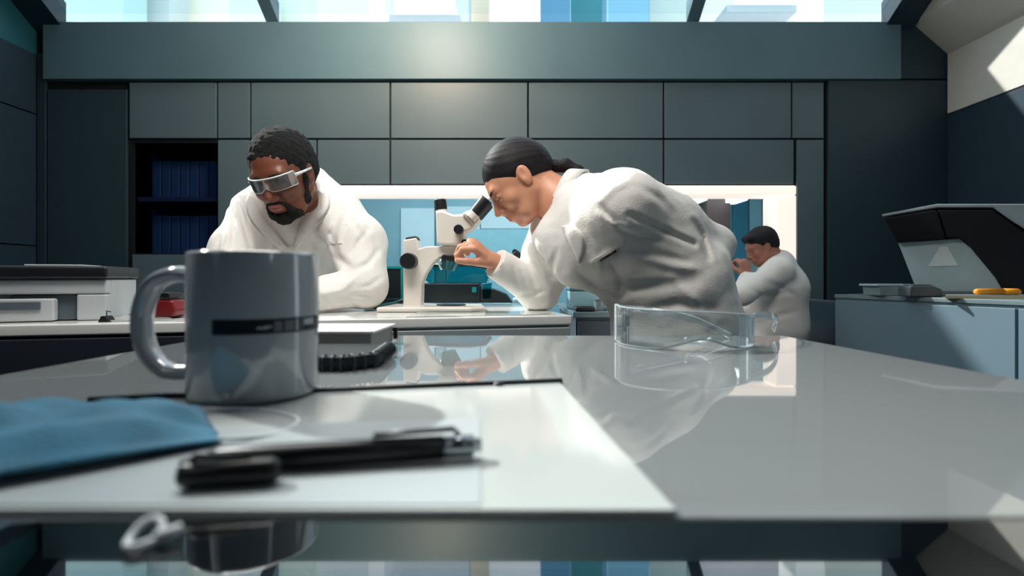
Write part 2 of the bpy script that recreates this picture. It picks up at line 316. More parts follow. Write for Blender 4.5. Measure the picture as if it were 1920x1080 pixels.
# sheet board
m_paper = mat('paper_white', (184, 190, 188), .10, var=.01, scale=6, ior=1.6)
m_blk = mat('black_satin', (12, 14, 17), .35)
bdp = [(-.30, .375), (.040, .445), (.062, .2015), (-.29, .2015)]
cb = thing('document_board', 'large white paper board with thin black rail along its far edge, under the mug', 'board', (-.12, .32, TZ))
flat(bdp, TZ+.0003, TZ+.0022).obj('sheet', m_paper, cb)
up_ = Vector((0, 0, .0012)); a, b = Vector((-.30, .378, TZ+.0015)), Vector((.042, .448, TZ+.0015))
MB().tube([a+up_, b+up_], .0027, 8).obj('rail', m_blk, cb, smooth=True)
MB().lathe([(.0001, .004), (.003, .0035), (.005, .001), (.0055, -.001)], a.lerp(b, .845)+Vector((0, -.002, 0)), 16).obj('clip_stud', m_blk, cb, smooth=True)
flat([(-.29, .30), (-.02, .33), (-.012, .205), (-.285, .205)], TZ+.0023, TZ+.0027).obj('loose_page', mat('page_white', (176, 184, 186), .3, var=.01), cb)

# mug
mc = P(478, 0, .402); mx, my = mc.x, mc.y
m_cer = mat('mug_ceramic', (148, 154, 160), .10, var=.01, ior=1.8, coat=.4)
mug = thing('coffee_mug', 'tall white ceramic mug with black lettered band and large handle, on the table', 'mug', (mx, my, TZ+.0027))
R = .0452; H = .1055; z0 = TZ+.0027
prof = [(.001, .0), (R-.004, 0), (R-.001, .002), (R, .006), (R, H-.002), (R-.0008, H), (R-.0025, H), (R-.0035, H-.002), (R-.0035, .008), (R-.008, .005), (.001, .005)]
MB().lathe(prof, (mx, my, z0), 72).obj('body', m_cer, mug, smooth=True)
hd = Vector((-1, .12, 0)).normalized()
def hp(r, z): return Vector((mx, my, z0))+hd*r+Vector((0, 0, z))
MB().tube(sym([hp(R-.002, .088), hp(R+.020, .0895), hp(R+.039, .081), hp(R+.048, .058), hp(R+.044, .032), hp(R+.027, .0155), hp(R-.002, .016)], 8), [.0065]*49, 12, flat=(hd.cross(Vector((0, 0, 1))), 1.45)).obj('handle', m_cer, mug, smooth=True)
def patch(a0, a1, za, zb, r, n=24):
    q = MB(); vs = []
    for i in range(n+1):
        t = math.radians(a0+(a1-a0)*i/n)
        for z in (za, zb):
            for rr in (r, r+.0003): vs.append((mx+rr*math.cos(t), my+rr*math.sin(t), z0+z))
    fs = []
    for i in range(n):
        k = i*4; fs += [(k+1, k+5, k+7, k+3), (k, k+2, k+6, k+4), (k, k+4, k+5, k+1), (k+2, k+3, k+7, k+6)]
    fs += [(0, 1, 3, 2), (n*4, n*4+2, n*4+3, n*4+1)]
    return q.add(vs, fs)
patch(261, 376, .0485, .0588, R, 40).obj('printed_band', mat('band_black', (16, 22, 30), .3), mug)
m_pr = mat('print_pale', (150, 160, 164), .4); m_pr2 = mat('print_grey', (84, 92, 98), .4)
for a0, a1, za, zb, m in ((297, 306, .0520, .0534, m_pr), (303, 309, .0528, .0540, m_pr), (311, 318, .0500, .0572, m_pr2), (320, 329, .0500, .0572, m_pr2), (331, 333.5, .0495, .0578, m_pr), (340, 355, .0530, .0574, m_pr), (336, 338, .0495, .0578, m_pr2), (360, 363, .0495, .0578, m_pr2)):
    patch(a0, a1, za, zb, R+.0003, 6).obj('print_mark', m, mug)

# pens
m_sil = mat('pen_silver', (150, 156, 162), .25, metal=1)
pz = TZ+.0027
A_, B_ = P(352, 0, .238), P(898, 0, .286); A_ = Vector((-.146, .234, pz+.0062)); B_ = Vector((-.0150, .258, pz+.0062))
pn = thing('ballpoint_pen', 'black ballpoint pen with silver end lying on the white paper', 'pen', (A_+B_)/2-Vector((0, 0, .006)))
u = (B_-A_)
MB().tube([A_+u*t for t in (.10, .12, .45, .86)], [.004, .0056, .0060, .0056], 20).obj('barrel', m_blk, pn, smooth=True)
MB().tube([A_+u*t for t in (.0, .03, .07, .105)], [.0007, .0018, .0036, .0046], 20).obj('nose_cone', m_blk, pn, smooth=True)
MB().tube([A_+u*t for t in (.855, .97, .975, 1.0)], [.0053, .0053, .0035, .003], 20).obj('end_ring', m_sil, pn, smooth=True)
up = Vector((0, 0, 1)); MB().tube([B_-u*.08+up*.0055, B_-u*.10+up*.0085, B_-u*.38+up*.0075], [.0014]*3, 8).obj('clip', m_blk, pn, smooth=True)
A2, B2 = Vector((-.137, .2195, pz+.0058)), Vector((-.098, .2265, pz+.0058)); u2 = B2-A2
pc = thing('pen_cap', 'short black pen cap beside the ballpoint pen', 'cap', (A2+B2)/2-Vector((0, 0, .0055)))
MB().tube([A2+u2*t for t in (0, .05, .9, 1)], [.004, .0052, .0056, .0035], 20).obj('shell', m_blk, pc, smooth=True)
MB().tube([A2+u2*.1+up*.005, A2+u2*.15+up*.008, A2+u2*.7+up*.0066], [.0012]*3, 8).obj('clip', m_blk, pc, smooth=True)

# blue face mask
m_mask = mat('mask_blue', (38, 112, 142), .75, var=.18, scale=40, bump=.2, bscale=500, sheen=.2)
m_loop = mat('loop_white', (226, 232, 236), .6)
mk = thing('face_mask', 'crumpled light blue pleated face mask lying left of the pen', 'mask', (-.265, .28, TZ))
mo = Vector((-.242, .262, TZ+.0036)); mxx = Vector((-.80, -.60, 0)).normalized(); myy = Vector((-mxx.y, mxx.x, 0))
if myy.y < 0: myy = -myy
nu, nv = 40, 36; vs = []; fs = []
for i in range(nu+1):
    for j in range(nv+1):
        uu = (i/nu-.5)*2; vv = (j/nv-.5)*2
        pleat = .0022*(abs(((j/nv*4) % 1)-.3))*2
        z = .020*(1-uu*uu)**.8*(1-vv*vv*.85)+pleat+.0035*math.sin(7*uu+3*vv)*(1-abs(vv))+.002*math.sin(13*uu-6*vv)*(1-abs(vv))
        wv = .046*(1+.12*math.cos(uu*2))
        p = mo+mxx*uu*.082+myy*vv*wv+Vector((0, 0, max(0, z)))
        vs.append(p)
for i in range(nu):
    for j in range(nv): k = i*(nv+1)+j; fs.append((k, k+nv+1, k+nv+2, k+1))
o = MB().add(vs, fs).obj('pleated_cloth', m_mask, mk, smooth=True); sd = o.modifiers.new('s', 'SOLIDIFY'); sd.thickness = .0012; sd.offset = 1
for e in (0, 1):
    ii = -1 if e == 0 else 1
    pts = [mo+mxx*ii*.080+myy*.040+up*.002, mo+mxx*ii*.112+myy*.030-up*.001, mo+mxx*ii*.128+myy*-.012-up*.001, mo+mxx*ii*.108+myy*-.038-up*.001, mo+mxx*ii*.080-myy*.040+up*.002]
    MB().tube(sym(pts, 8), .0011, 8).obj('ear_loop', m_loop, mk, smooth=True)
rg = thing('elastic_ring', 'small white elastic loop near the front edge of the black glass', 'loop', (-.124, .178, TZ))
pts = [Vector((-.124+.0045*math.cos(t)*(1+.2*math.sin(t)), .1795+.006*math.sin(t), TZ+.0022+.004*max(0, math.sin(t)))) for t in [2*math.pi*i/24 for i in range(24)]]
MB().tube(pts, .0012, 8, closed=True).obj('cord', m_loop, rg, smooth=True); MB().tube([pts[0]+Vector((-.0005, .0, 0)), pts[0]+Vector((.006, .004, .002))], [.0022, .0015], 10).obj('tip', m_loop, rg, smooth=True)

# spiral notebook and white book left behind the mug
m_bk = mat('notebook_black', (14, 17, 20), .45)
nb = thing('spiral_notebook', 'black spiral-bound notebook lying behind the mug in front of the white book', 'notebook', (-.21, .55, TZ))
nbp = [(-.31, .508), (-.158, .508), (-.134, .532), (-.139, .612), (-.31, .606)]
flat(nbp, TZ+.0005, TZ+.003).obj('back_cover', m_bk, nb); flat([(x*1, y+.002) for x, y in nbp], TZ+.003, TZ+.0115).obj('pages', mat('page_dark', (40, 46, 50), .7), nb); flat(nbp, TZ+.0115, TZ+.014).obj('front_cover', m_bk, nb, bevel=.0008)
m_wire = mat('wire_dark', (70, 74, 78), .3, metal=.8)
ed = [Vector((-.305, .507, 0)), Vector((-.157, .507, 0)), Vector((-.133, .531, 0)), Vector((-.138, .608, 0))]
tot = []
for a, b in zip(ed[:-1], ed[1:]):
    L = (b-a).length; k = int(L/.0085)
    tot += [(a.lerp(b, (i+.5)/k), (b-a).normalized()) for i in range(k)]
for c, d in tot:
    nrm = Vector((d.y, -d.x, 0)); cc = c+Vector((0, 0, TZ+.0085)); r_ = .0078
    MB().tube([cc+nrm*(r_*math.cos(t)-.002)+Vector((0, 0, r_*math.sin(t))) for t in [2*math.pi*i/14 for i in range(14)]], .0009, 6, closed=True).obj('wire_coil', m_wire, nb, smooth=True)
wbk = thing('white_book', 'thick white covered book lying behind the black spiral notebook', 'book', (-.23, .67, TZ))
m_cov = mat('book_white', (226, 224, 222), .3, var=.02); m_pg = mat('book_pages', (150, 150, 146), .8)
bx = [(-.33, .628), (-.163, .628), (-.160, .735), (-.33, .735)]; sh = lambda q: [(x+(-.004 if x > -.2 else 0), y+(.003 if y < .7 else -.003)) for x, y in q]
flat(bx, TZ+.0003, TZ+.003).obj('back_cover', m_cov, wbk); flat(sh(bx), TZ+.003, TZ+.0235).obj('page_block', m_pg, wbk); flat(bx, TZ+.0235, TZ+.0265).obj('front_cover', m_cov, wbk, bevel=.0008)
flat([(-.1575, .73), (-.1625, .73), (-.1625, .735), (-.1575, .735)], TZ+.006, TZ+.021).obj('ribbon_end', m_bk, wbk)

# clear safety glasses
m_clear = glass_mat('clear_plastic', (.90, .94, .95, 1), ior=1.32, refl=.03, haze=.05)
m_edge = glass_mat('clear_edge', (.92, .95, .96, 1), ior=1.5, refl=.25, haze=.38)
sg = thing('safety_glasses', 'clear plastic safety glasses lying open on the right of the glossy table', 'safety glasses', (.25, .74, TZ))
def strip(path, zb, zt_, th=.0018):
    n = len(path); vs = []
    for i, p in enumerate(path):
        a = path[max(0, i-1)]; b = path[min(n-1, i+1)]; d = (b-a).normalized(); nn = Vector((d.y, -d.x, 0))*th/2
        for q, z in ((p-nn, zb[i]), (p+nn, zb[i]), (p+nn, zt_[i]), (p-nn, zt_[i])): vs.append((q.x, q.y, z))
    fs = []
    for i in range(n-1):
        k = i*4; fs += [(k+j, k+(j+1) % 4, k+4+(j+1) % 4, k+4+j) for j in range(4)]
    fs += [(0, 1, 2, 3), (n*4-4, n*4-1, n*4-2, n*4-3)]
    return MB().add(vs, fs)
path = sym([(.147, .752, 0), (.150, .700, 0), (.185, .662, 0), (.245, .655, 0), (.295, .672, 0), (.318, .700, 0)], 8)
n = len(path); zt_ = [TZ+.051-.004*(i/n)-.010*(i/n)**3 for i in range(n)]; zb = [TZ+.0015+.012*math.exp(-((i/n-.55)/.10)**2) for i in range(n)]
strip(path, zb, zt_).obj('lens', m_clear, sg, smooth=False)
MB().tube([Vector((p.x, p.y, z)) for p, z in zip(path, zt_)], .0011, 6).obj('top_rim', m_edge, sg, smooth=True)
MB().tube([Vector((p.x, p.y, z)) for p, z in zip(path, zb)], .0013, 6).obj('bottom_rim', m_edge, sg, smooth=True)
MB().box((.1452, .744, TZ+.001), (.1500, .756, TZ+.0525)).obj('hinge_block', m_edge, sg, bevel=.001)
t1 = sym([(.318, .700, TZ+.040), (.355, .735, TZ+.037), (.392, .79, TZ+.028), (.398, .812, TZ+.010)], 8)
MB().tube(t1, .0022, 8, flat=(up, 2.2)).obj('temple_arm', m_clear, sg, smooth=True)
t2 = sym([(.148, .75, TZ+.047), (.20, .79, TZ+.041), (.262, .80, TZ+.030), (.30, .79, TZ+.014), (.318, .772, TZ+.004)], 8)
MB().tube(t2, .0022, 8, flat=(up, 2.2)).obj('temple_arm', m_clear, sg, smooth=True)
MB().tube(sym([(.215, .659, TZ+.014), (.222, .672, TZ+.008), (.238, .672, TZ+.008), (.245, .657, TZ+.014)], 6), .0022, 8).obj('nose_bridge', m_edge, sg, smooth=True)

# ---------------------------------------------------------------- microscope desk
DZ = TZ
dk0 = Vector((-1.9, .78, 0)); dk1 = Vector((.142, 1.262, 0)); dx_ = (dk1-dk0).normalized(); dn = Vector((-dx_.y, dx_.x, 0))
m_desk = mat('desk_white', (238, 238, 234), .12, var=.02, scale=3)
m_deskf = mat('desk_front_grey', (150, 158, 162), .4, var=.04, scale=3)
m_deskn = mat('bench_front_navy', (36, 40, 52), .5, var=.06)
split = dk0.lerp(dk1, .655)
def bench(name, label, a, b, mf, seams):
    t = thing(name, label, 'desk', tuple((a+b)/2+dn*.35))
    fr = [a, b, b+dn*.66, a+dn*.66]
    flat(fr, DZ-.022, DZ).obj('worktop', m_desk, t, bevel=.003)
    ins = [a+dn*.012+dx_*.004, b+dn*.012-dx_*.004, b+dn*.64-dx_*.004, a+dn*.64+dx_*.004]
    flat(ins, .08, DZ-.023).obj('carcass', mf, t)
    flat([p+dn*.05*(1 if i < 2 else -1) for i, p in enumerate(ins)], 0, .08).obj('plinth', m_back, t)
    L = (b-a).length; k = seams
    for i in range(k):
        p = a+dx_*(L*i/k+.006); q = a+dx_*(L*(i+1)/k-.006)
        flat([p-dn*.004, q-dn*.004, q+dn*.0115, p+dn*.0115], DZ-.20, DZ-.028).obj('drawer_front', mf, t, bevel=.002)
        flat([p-dn*.004, q-dn*.004, q+dn*.0115, p+dn*.0115], .085, DZ-.206).obj('cabinet_door', mf, t, bevel=.002)
    return t
bench('lab_desk', 'white topped desk with grey front carrying the white microscope', split+dx_*.002, dk1, m_deskf, 1)
bench('side_bench', 'white topped bench with navy front on the left carrying the printer', dk0, split-dx_*.002, m_deskn, 2)
def onbench(px, py):      # point on the worktop seen at a pixel
    d = (EYE-DZ)*F/(py-520); return Vector(((px-960)*d/F, d, DZ))

# dark desk to the right behind the woman
m_dd = mat('dark_cabinet', (44, 56, 66), .45)
dd = thing('dark_cabinet', 'low dark blue grey cabinet right of the microscope desk, behind the leaning woman', 'cabinet', (.42, 1.95, 0))
MB().box((.190, 1.66, DZ-.036), (.66, 2.25, DZ-.018)).obj('top', mat('dark_top', (92, 108, 116), .25), dd, bevel=.003)
MB().box((.20, 1.67, 0), (.65, 2.24, DZ-.037)).obj('carcass', m_dd, dd)
for x in (.205, .43): MB().box((x, 1.655, .09), (x+.215, 1.6695, DZ-.045)).obj('door', m_dd, dd, bevel=.002)

# microscope
m_ms = mat('microscope_white', (232, 226, 216), .28, var=.02, spec=.5, coat=.2)
m_mb = mat('microscope_black', (22, 25, 30), .45)
D0 = 1.45
ms = thing('microscope', 'white stereo microscope with black eyepieces on the lit desk', 'microscope', tuple(P(800, 575, D0)))
def Q(px, py, dd_=0): return P(px, py, D0)+Vector((0, dd_, 0))
def plate(name, pts, dep, y0=0, m=m_ms, bev=.004, par=ms):
    return MB().prism([Q(x, y)+Vector((0, y0-dep/2, 0)) for x, y in pts], (0, dep, 0)).obj(name, m, par, bevel=bev, seg=3)
bp_ = MB().prism([(P(720, 0, D0).x, D0-.085, DZ+.001), (P(895, 0, D0).x-.01, D0-.085, DZ+.001), (P(912, 0, D0).x, D0-.05, DZ+.001), (P(900, 0, D0).x, D0+.10, DZ+.001), (P(725, 0, D0).x, D0+.10, DZ+.001)], (0, 0, .0125)).obj('base_plate', m_ms, ms, bevel=.005, seg=3)
plate('column', [(757, 576), (790, 576), (791, 545), (790, 500), (782, 446), (757, 450)], .055, .02)
plate('column_cap', [(760, 452), (760, 445), (780, 442), (784, 450)], .045, .02, m_mb)
plate('arm', [(782, 468), (800, 462), (872, 461), (872, 478), (842, 480), (826, 482), (812, 494), (800, 512), (789, 538), (786, 500)], .045, .015)
plate('head', [(819, 398), (832, 396), (852, 404), (882, 402), (899, 417), (886, 432), (874, 436), (872, 462), (822, 460)], .075, .01, bev=.008)
plate('eyepiece_block', [(868, 404), (880, 396), (902, 414), (890, 428)], .085, .005, bev=.006)
MB().cyl(Q(828, 404, .01), Q(826, 392, .01), .0165, .0155).obj('camera_port', m_ms, ms, smooth=False, bevel=.002)
MB().cyl(Q(826, 393, .01), Q(824, 373, .01), .0175, .0165).obj('port_cap', m_mb, ms, bevel=.003)
for yy in (-.032, .036):
    MB().cyl(Q(884, 412, yy), Q(895, 400, yy), .0165, .0165).obj('eyepiece_sleeve', m_ms, ms)
    MB().cyl(Q(892, 404, yy), Q(914, 377, yy), .0172, .0185).obj('eyepiece', m_mb, ms, bevel=.003)
MB().cyl(Q(863, 433, -.055), Q(863, 433, .06), .0125).obj('zoom_knob', m_mb, ms, bevel=.002)
MB().cyl(Q(770, 490, -.045), Q(770, 490, .075), .0215).obj('focus_knob', m_mb, ms, bevel=.003)
MB().cyl(Q(873, 456, -.03), Q(873, 456, .05), .009).obj('side_knob', m_mb, ms, bevel=.002)
MB().cyl(Q(845, 479, .01), Q(844, 489, .01), .028, .028, 32).obj('objective_collar', m_mb, ms, bevel=.002)
MB().cyl(Q(844, 488, .01), Q(840, 506, .01), .026, .018, 32).obj('objective_lens', mat('lens_teal', (40, 90, 98), .08, metal=.6), ms, bevel=.002)
MB().tube([Q(828, 484), Q(824, 496), Q(828, 506)], .0035, 8).obj('light_guide', mat('guide_pale', (190, 220, 222), .15, metal=.5), ms, smooth=True)
MB().cyl((P(845, 0, D0).x, D0+.01, DZ+.0136), (P(845, 0, D0).x, D0+.01, DZ+.0160), .04, n=40).obj('stage_disc', m_mb, ms)

# instruments on the desk behind the microscope
m_case = mat('case_black_teal', (14, 26, 30), .3); m_rim = mat('case_teal', (16, 120, 126), .2, var=.2, scale=8); m_tg = glass_mat('teal_glass', (.10, .50, .56, 1), ior=1.4, haze=.12, hazecol=(20, 120, 130))
D1 = 1.72
def R_(px, py, d=D1): return P(px, py, d)
it = thing('instrument_case', 'black laboratory instrument with teal glass lid behind the microscope', 'instrument', tuple(R_(830, 572)))
bzb = 568
MB().prism([R_(786, bzb), R_(900, bzb), R_(900, 531), R_(786, 531)], (0, .16, 0)).obj('body', m_case, it, bevel=.004)
MB().prism([R_(805, 531, D1+.005), R_(912, 531, D1+.005), R_(918, 512, D1+.005), R_(908, 500, D1+.005), R_(880, 496, D1+.005), R_(800, 498, D1+.005), R_(790, 520, D1+.005)], (0, .14, 0)).obj('lid', m_tg, it)
MB().tube([R_(800, 498, D1+.003), R_(880, 496, D1+.003), R_(910, 500, D1+.003), R_(921, 514, D1+.003)], .0055, 8).obj('lid_rim', m_case, it, smooth=True)
MB().prism([R_(905, 533), R_(922, 530), R_(920, 560), R_(905, 560)], (0, .1, 0)).obj('side_window', m_tg, it)
MB().prism([R_(900, 568), R_(962, 568), R_(950, 552), R_(925, 542), R_(900, 541)], (0, .13, 0)).obj('tray', m_case, it, bevel=.003)
MB().prism([R_(885, 538, D1-.02), R_(893, 538, D1-.02), R_(893, 548, D1-.02), R_(885, 548, D1-.02)], (0, .0195, 0)).obj('teal_port', m_rim, it)  # small teal square on the body front
i2 = thing('framed_screen', 'small black screen with a teal frame between the man and the microscope', 'screen', tuple(R_(740, 572)))
MB().prism([R_(690, 560), R_(756, 560), R_(756, 503), R_(690, 503)], (0, .02, 0)).obj('panel', m_case, i2)
for a, b in (((686, 504), (757, 499)), ((751, 560), (757, 504)), ((686, 560), (691, 504))):
    p, q = R_(a[0], a[1], D1-.006), R_(b[0], b[1], D1-.006); MB().box((p.x, D1-.006, p.z), (q.x, D1+.022, q.z)).obj('frame_bar', m_rim, i2, bevel=.001)
MB().box((R_(686, 0).x, D1-.02, DZ+.0005), (R_(757, 0).x, D1+.08, DZ+.02)).obj('foot', m_case, i2, bevel=.003)
fd = thing('dark_tray', 'flat dark tray on the desk beside the man\'s elbow', 'tray', tuple(onbench(735, 577)))
MB().prism([P(700, 580, 1.5), P(738, 572, 1.6), P(755, 565, 1.68), P(700, 565, 1.68)], (0, 0, .006)).obj('plate', m_case, fd)
for (a_, b_) in (((700, 580, 1.5), (738, 572, 1.6)), ((738, 572, 1.6), (755, 565, 1.68))): MB().tube([P(*a_)+up*.008, P(*b_)+up*.008], .002).obj('lip', m_rim, fd)
# far white microscope
D2 = 1.95
s2 = thing('small_microscope', 'small pale instrument with a round black knob behind the woman\'s forearm', 'instrument', tuple(P(985, 568, D2)))
MB().prism([P(975, 568, D2), P(1010, 568, D2), P(1012, 494, D2), P(985, 487, D2), (P(962, 487, D2)), P(960, 500, D2), P(980, 506, D2)], (0, .05, 0)).obj('stand', m_tealp, s2, bevel=.006)
MB().cyl(P(969, 479, D2-.03), P(969, 479, D2+.05), .0150).obj('knob', m_mb, s2, bevel=.003); MB().cyl(P(973, 492, D2+.02), P(970, 476, D2+.02), .009).obj('post', m_mb, s2)
MB().cyl(P(965, 472, D2+.0), P(970, 475, D2+.04), .010).obj('cap', m_mb, s2)
MB().box((P(962, 0, D2).x, D2-.04, DZ+.0005), (P(1015, 0, D2).x, D2+.1, DZ+.012)).obj('base', m_tealp, s2, bevel=.003)
# items on dark cabinet
ZC = DZ-.018
m_pb = mat('pale_blue_box', (146, 186, 196), .4)
b1 = thing('storage_box', 'pale blue box on the dark cabinet behind the woman\'s elbow', 'box', (.25, 1.85, ZC))
MB().box((.195, 1.80, ZC+.0003), (.325, 1.92, ZC+.062)).obj('box_body', m_pb, b1, bevel=.004); MB().box((.193, 1.797, ZC+.063), (.327, 1.923, ZC+.074)).obj('lid', mat('box_lid', (90, 124, 132), .4), b1, bevel=.003)
b2 = thing('phone', 'black handset device lying on the dark cabinet top', 'device', (.24, 1.72, ZC))
MB().box((.200, 1.675, ZC+.0005), (.262, 1.76, ZC+.014)).obj('case', m_blk, b2, bevel=.004); MB().box((.206, 1.685, ZC+.0143), (.256, 1.75, ZC+.0158)).obj('keypad', m_case, b2, bevel=.0005)
b3 = thing('specimen_jar', 'small grey lidded jar on the dark cabinet beside the black handset', 'jar', (.288, 1.74, ZC))
MB().lathe([(.001, 0), (.019, 0), (.020, .002), (.020, .030), (.001, .030)], (.288, 1.74, ZC+.0005), 24).obj('jar_body', mat('jar_grey', (130, 144, 150), .3), b3, smooth=False); MB().lathe([(.001, .0305), (.021, .0305), (.021, .037), (.001, .037)], (.288, 1.74, ZC+.0005), 24).obj('lid', m_leg, b3)
b4 = thing('folder', 'beige paper folder on the dark cabinet edge near the woman\'s hip', 'folder', (.40, 1.73, ZC))
MB().box((.312, 1.668, ZC+.0003), (.50, 1.78, ZC+.0025)).obj('back_cover', mat('folder_beige', (206, 196, 168), .6), b4); MB().box((.314, 1.67, ZC+.0027), (.498, 1.778, ZC+.006)).obj('papers', m_paper, b4); MB().box((.312, 1.668, ZC+.0062), (.50, 1.78, ZC+.008)).obj('front_cover', MATS['folder_beige'], b4)
b5 = thing('dark_case', 'black sample case standing behind the beige folder', 'case', (.44, 2.0, ZC))
MB().box((.36, 1.93, ZC+.0003), (.54, 2.07, ZC+.075)).obj('case_body', m_blk, b5, bevel=.006); MB().box((.362, 1.928, ZC+.076), (.538, 2.072, ZC+.090)).obj('lid', m_case, b5, bevel=.004)
# loose paper on desk
pp = MB().prism([(.02, 1.262, DZ+.0005), (.095, 1.30, DZ+.0005), (.04, 1.42, DZ+.0005), (-.24, 1.36, DZ+.0005), (-.24, 1.20, DZ+.0005)], (0, 0, .0008)).obj('paper_sheet', m_paper); tag(pp, 'bright white paper sheets in front of the microscope base', 'paper')

# printer on the side bench
PD = 1.12
pr = thing('printer', 'light grey printer with a thick black lid on the left bench', 'printer', tuple(P(90, 607, PD)))
m_pg2 = mat('printer_grey', (190, 194, 196), .4); m_pd = mat('printer_recess', (84, 96, 104), .5)
def V(px, py, d=PD): return P(px, py, d)
px0 = V(-170, 0).x; px1 = V(200, 0).x; zb_ = DZ+.001
prM = frame((px1, PD, 0), (.93, .37, 0), None)
W_ = px1-px0
def pbx(name, x0, x1, y0, y1, z0_, z1_, m, bev=.004): return MB().box((x0, y0, z0_), (x1, y1, z1_), prM).obj(name, m, pr, bevel=bev)
zt1 = EYE-(522-520)*PD/F; zt2 = EYE-(499-520)*PD/F
pbx('body', -.40, 0, .03, .22, zb_, zt1-.002, m_pg2); pbx('lid', -.41, .004, -.01, .23, zt1, zt2, m_mb, .006)
pbx('top_front', -.40, 0, 0, .0295, zt1-.032, zt1-.002, m_pg2); pbx('side_post', -.052, 0, 0, .0295, zb_, zt1-.033, m_pg2); pbx('side_post', -.40, -.34, 0, .0295, zb_, zt1-.033, m_pg2)
pbx('paper_slot', -.165, -.053, .012, .0295, zb_+.001, zt1-.033, m_pd); pbx('output_tray', -.19, -.085, -.012, .0115, zb_+.001, zb_+.046, m_pg2); pbx('tray_recess', -.172, -.105, -.016, -.0125, zb_+.024, zb_+.040, m_pd)
pbx('control_strip', -.335, -.20, .002, .0295, zb_+.001, zt1-.033, m_pd)
lp = MB().box((-.16, .06, zt2+.0005), (-.06, .18, zt2+.004), prM).obj('document_flap', m_paper, pr, bevel=.001)
# small things on the bench near the handle
c1 = thing('bulldog_clip', 'small black clip on the bench edge right of the printer', 'clip', tuple(onbench(193, 604)))
q = onbench(193, 604); MB().prism([q+Vector((-.010, 0, .0)), q+Vector((.012, 0, .0)), q+Vector((.004, 0, .012)), q+Vector((-.004, 0, .012))], (0, .02, 0)).obj('jaw', m_blk, c1); MB().tube([q+Vector((0, .01, .012)), q+Vector((.0, .01, .022)), q+Vector((.008, .01, .02))], .0012).obj('lever', m_wire, c1)
p2 = MB().prism([tuple(onbench(206, 603.5)+up*.0005), tuple(onbench(328, 601)+up*.0005), tuple(onbench(300, 594)+up*.0005), tuple(onbench(214, 593)+up*.0005)], (0, 0, .003)).obj('paper_stack', m_paper); tag(p2, 'white papers on the left bench seen through the mug handle', 'paper')
rb = thing('red_case', 'dark red rounded case on the bench seen through the mug handle', 'case', tuple(P(300, 598, 1.16)))
def rc(px, py, d=1.16): return P(px, py, d)
MB().prism([rc(271, 596), rc(322, 596), rc(330, 583), rc(322, 563), rc(296, 561), rc(275, 572)], (0, .05, 0)).obj('shell', mat('red_dark', (112, 22, 26), .35), rb, bevel=.006, seg=3)
MB().prism([rc(281, 560), rc(318, 560), rc(316, 549), rc(290, 548)], (0, .05, 0)).obj('handle', m_blk, rb, bevel=.003)
MB().prism([rc(270, 600), rc(324, 600), rc(324, 597), rc(270, 597)], (0, .05, 0)).obj('base', m_blk, rb)

# ---------------------------------------------------------------- right bench and analyser
m_rf = mat('right_bench_front', (112, 134, 146), .4, var=.05, scale=2)
rbn = thing('right_bench', 'blue grey bench along the right wall carrying the large analyser', 'bench', (2.3, 2.2, 0))
ra, rbp = Vector((1.68, 2.78, 0)), Vector((1.96, 1.95, 0)); rd = (rbp-ra).normalized(); rn = Vector((-rd.y, rd.x, 0)); rn = rn if rn.x > 0 else -rn
flat([ra, rbp, rbp+rd*.7, (2.9, 1.3), (2.9, 2.9), ra+rn*.3+Vector((.1, .1, 0))], TZ-.018, TZ+.002).obj('worktop', mat('bench_top_grey', (120, 136, 140), .2), rbn, bevel=.003)
q0, q1, q2 = ra+rn*.01, rbp+rn*.01, rbp+rd*.7+rn*.01
flat([q0, q1, q2, (2.89, 1.32), (2.89, 2.88), ra+rn*.3+Vector((.1, .08, 0))], 0, TZ-.019).obj('carcass', m_rf, rbn)
for k in range(2):
    a = ra+rd*(.01+k*.78); b = a+rd*.77
    flat([a-rn*.006, b-rn*.006, b+rn*.0095, a+rn*.0095], .08, TZ-.03).obj('door', m_rf, rbn, bevel=.002)
an = thing('analyser', 'large black and silver hooded analyser on the right bench', 'instrument', tuple(P(1800, 556, 2.45)))
AD = 2.45
def An(px, py, d=AD):
    dd = (4.35+(d-AD)*1.33)/((px-960)/F*.88+1); return P(px, py, dd)
AX = Vector((.66, .75, 0))
m_an = mat('analyser_black', (9, 11, 17), .6, spec=.15); m_as = mat('analyser_silver', (120, 130, 136), .35, metal=.2); m_ag = mat('analyser_inner', (172, 192, 196), .4, var=.05)
bz = (TZ+.002)
def lowz(px, d=AD): q = An(px, 520, d); return Vector((q.x, q.y, bz+.0006))
# hood: top plate, front fascia, arm leg on right, inner back
MB().prism([An(1655, 407), An(1757, 390), An(1862, 390), An(1935, 440), An(1990, 520), An(2010, 520), An(2010, 382), An(1757, 382), An(1652, 402)], AX*.42).obj('silver_top', m_as, an, bevel=.006)
MB().prism([An(1657, 409, AD-.02), An(1748, 394, AD-.02), An(1758, 395, AD-.02), An(1773, 446, AD-.02), An(1682, 454, AD-.02)], AX*.40).obj('hood_front', m_an, an, bevel=.005)
MB().prism([An(1758, 394, AD-.018), An(1862, 394, AD-.018), An(1930, 442, AD-.018), An(1990, 530, AD-.018), An(1990, 551, AD-.018), An(1884, 551, AD-.018), An(1866, 520, AD-.018), An(1815, 458, AD-.018), An(1800, 446, AD-.018), An(1774, 445, AD-.018)], AX*.40).obj('black_arm', m_an, an, bevel=.005)
MB().prism([An(1684, 455, AD+.05), An(1800, 447, AD+.05), An(1885, 520, AD+.05), lowz(1892, AD+.05), lowz(1722, AD+.05)], AX*.30).obj('chamber', m_ag, an, bevel=.004)
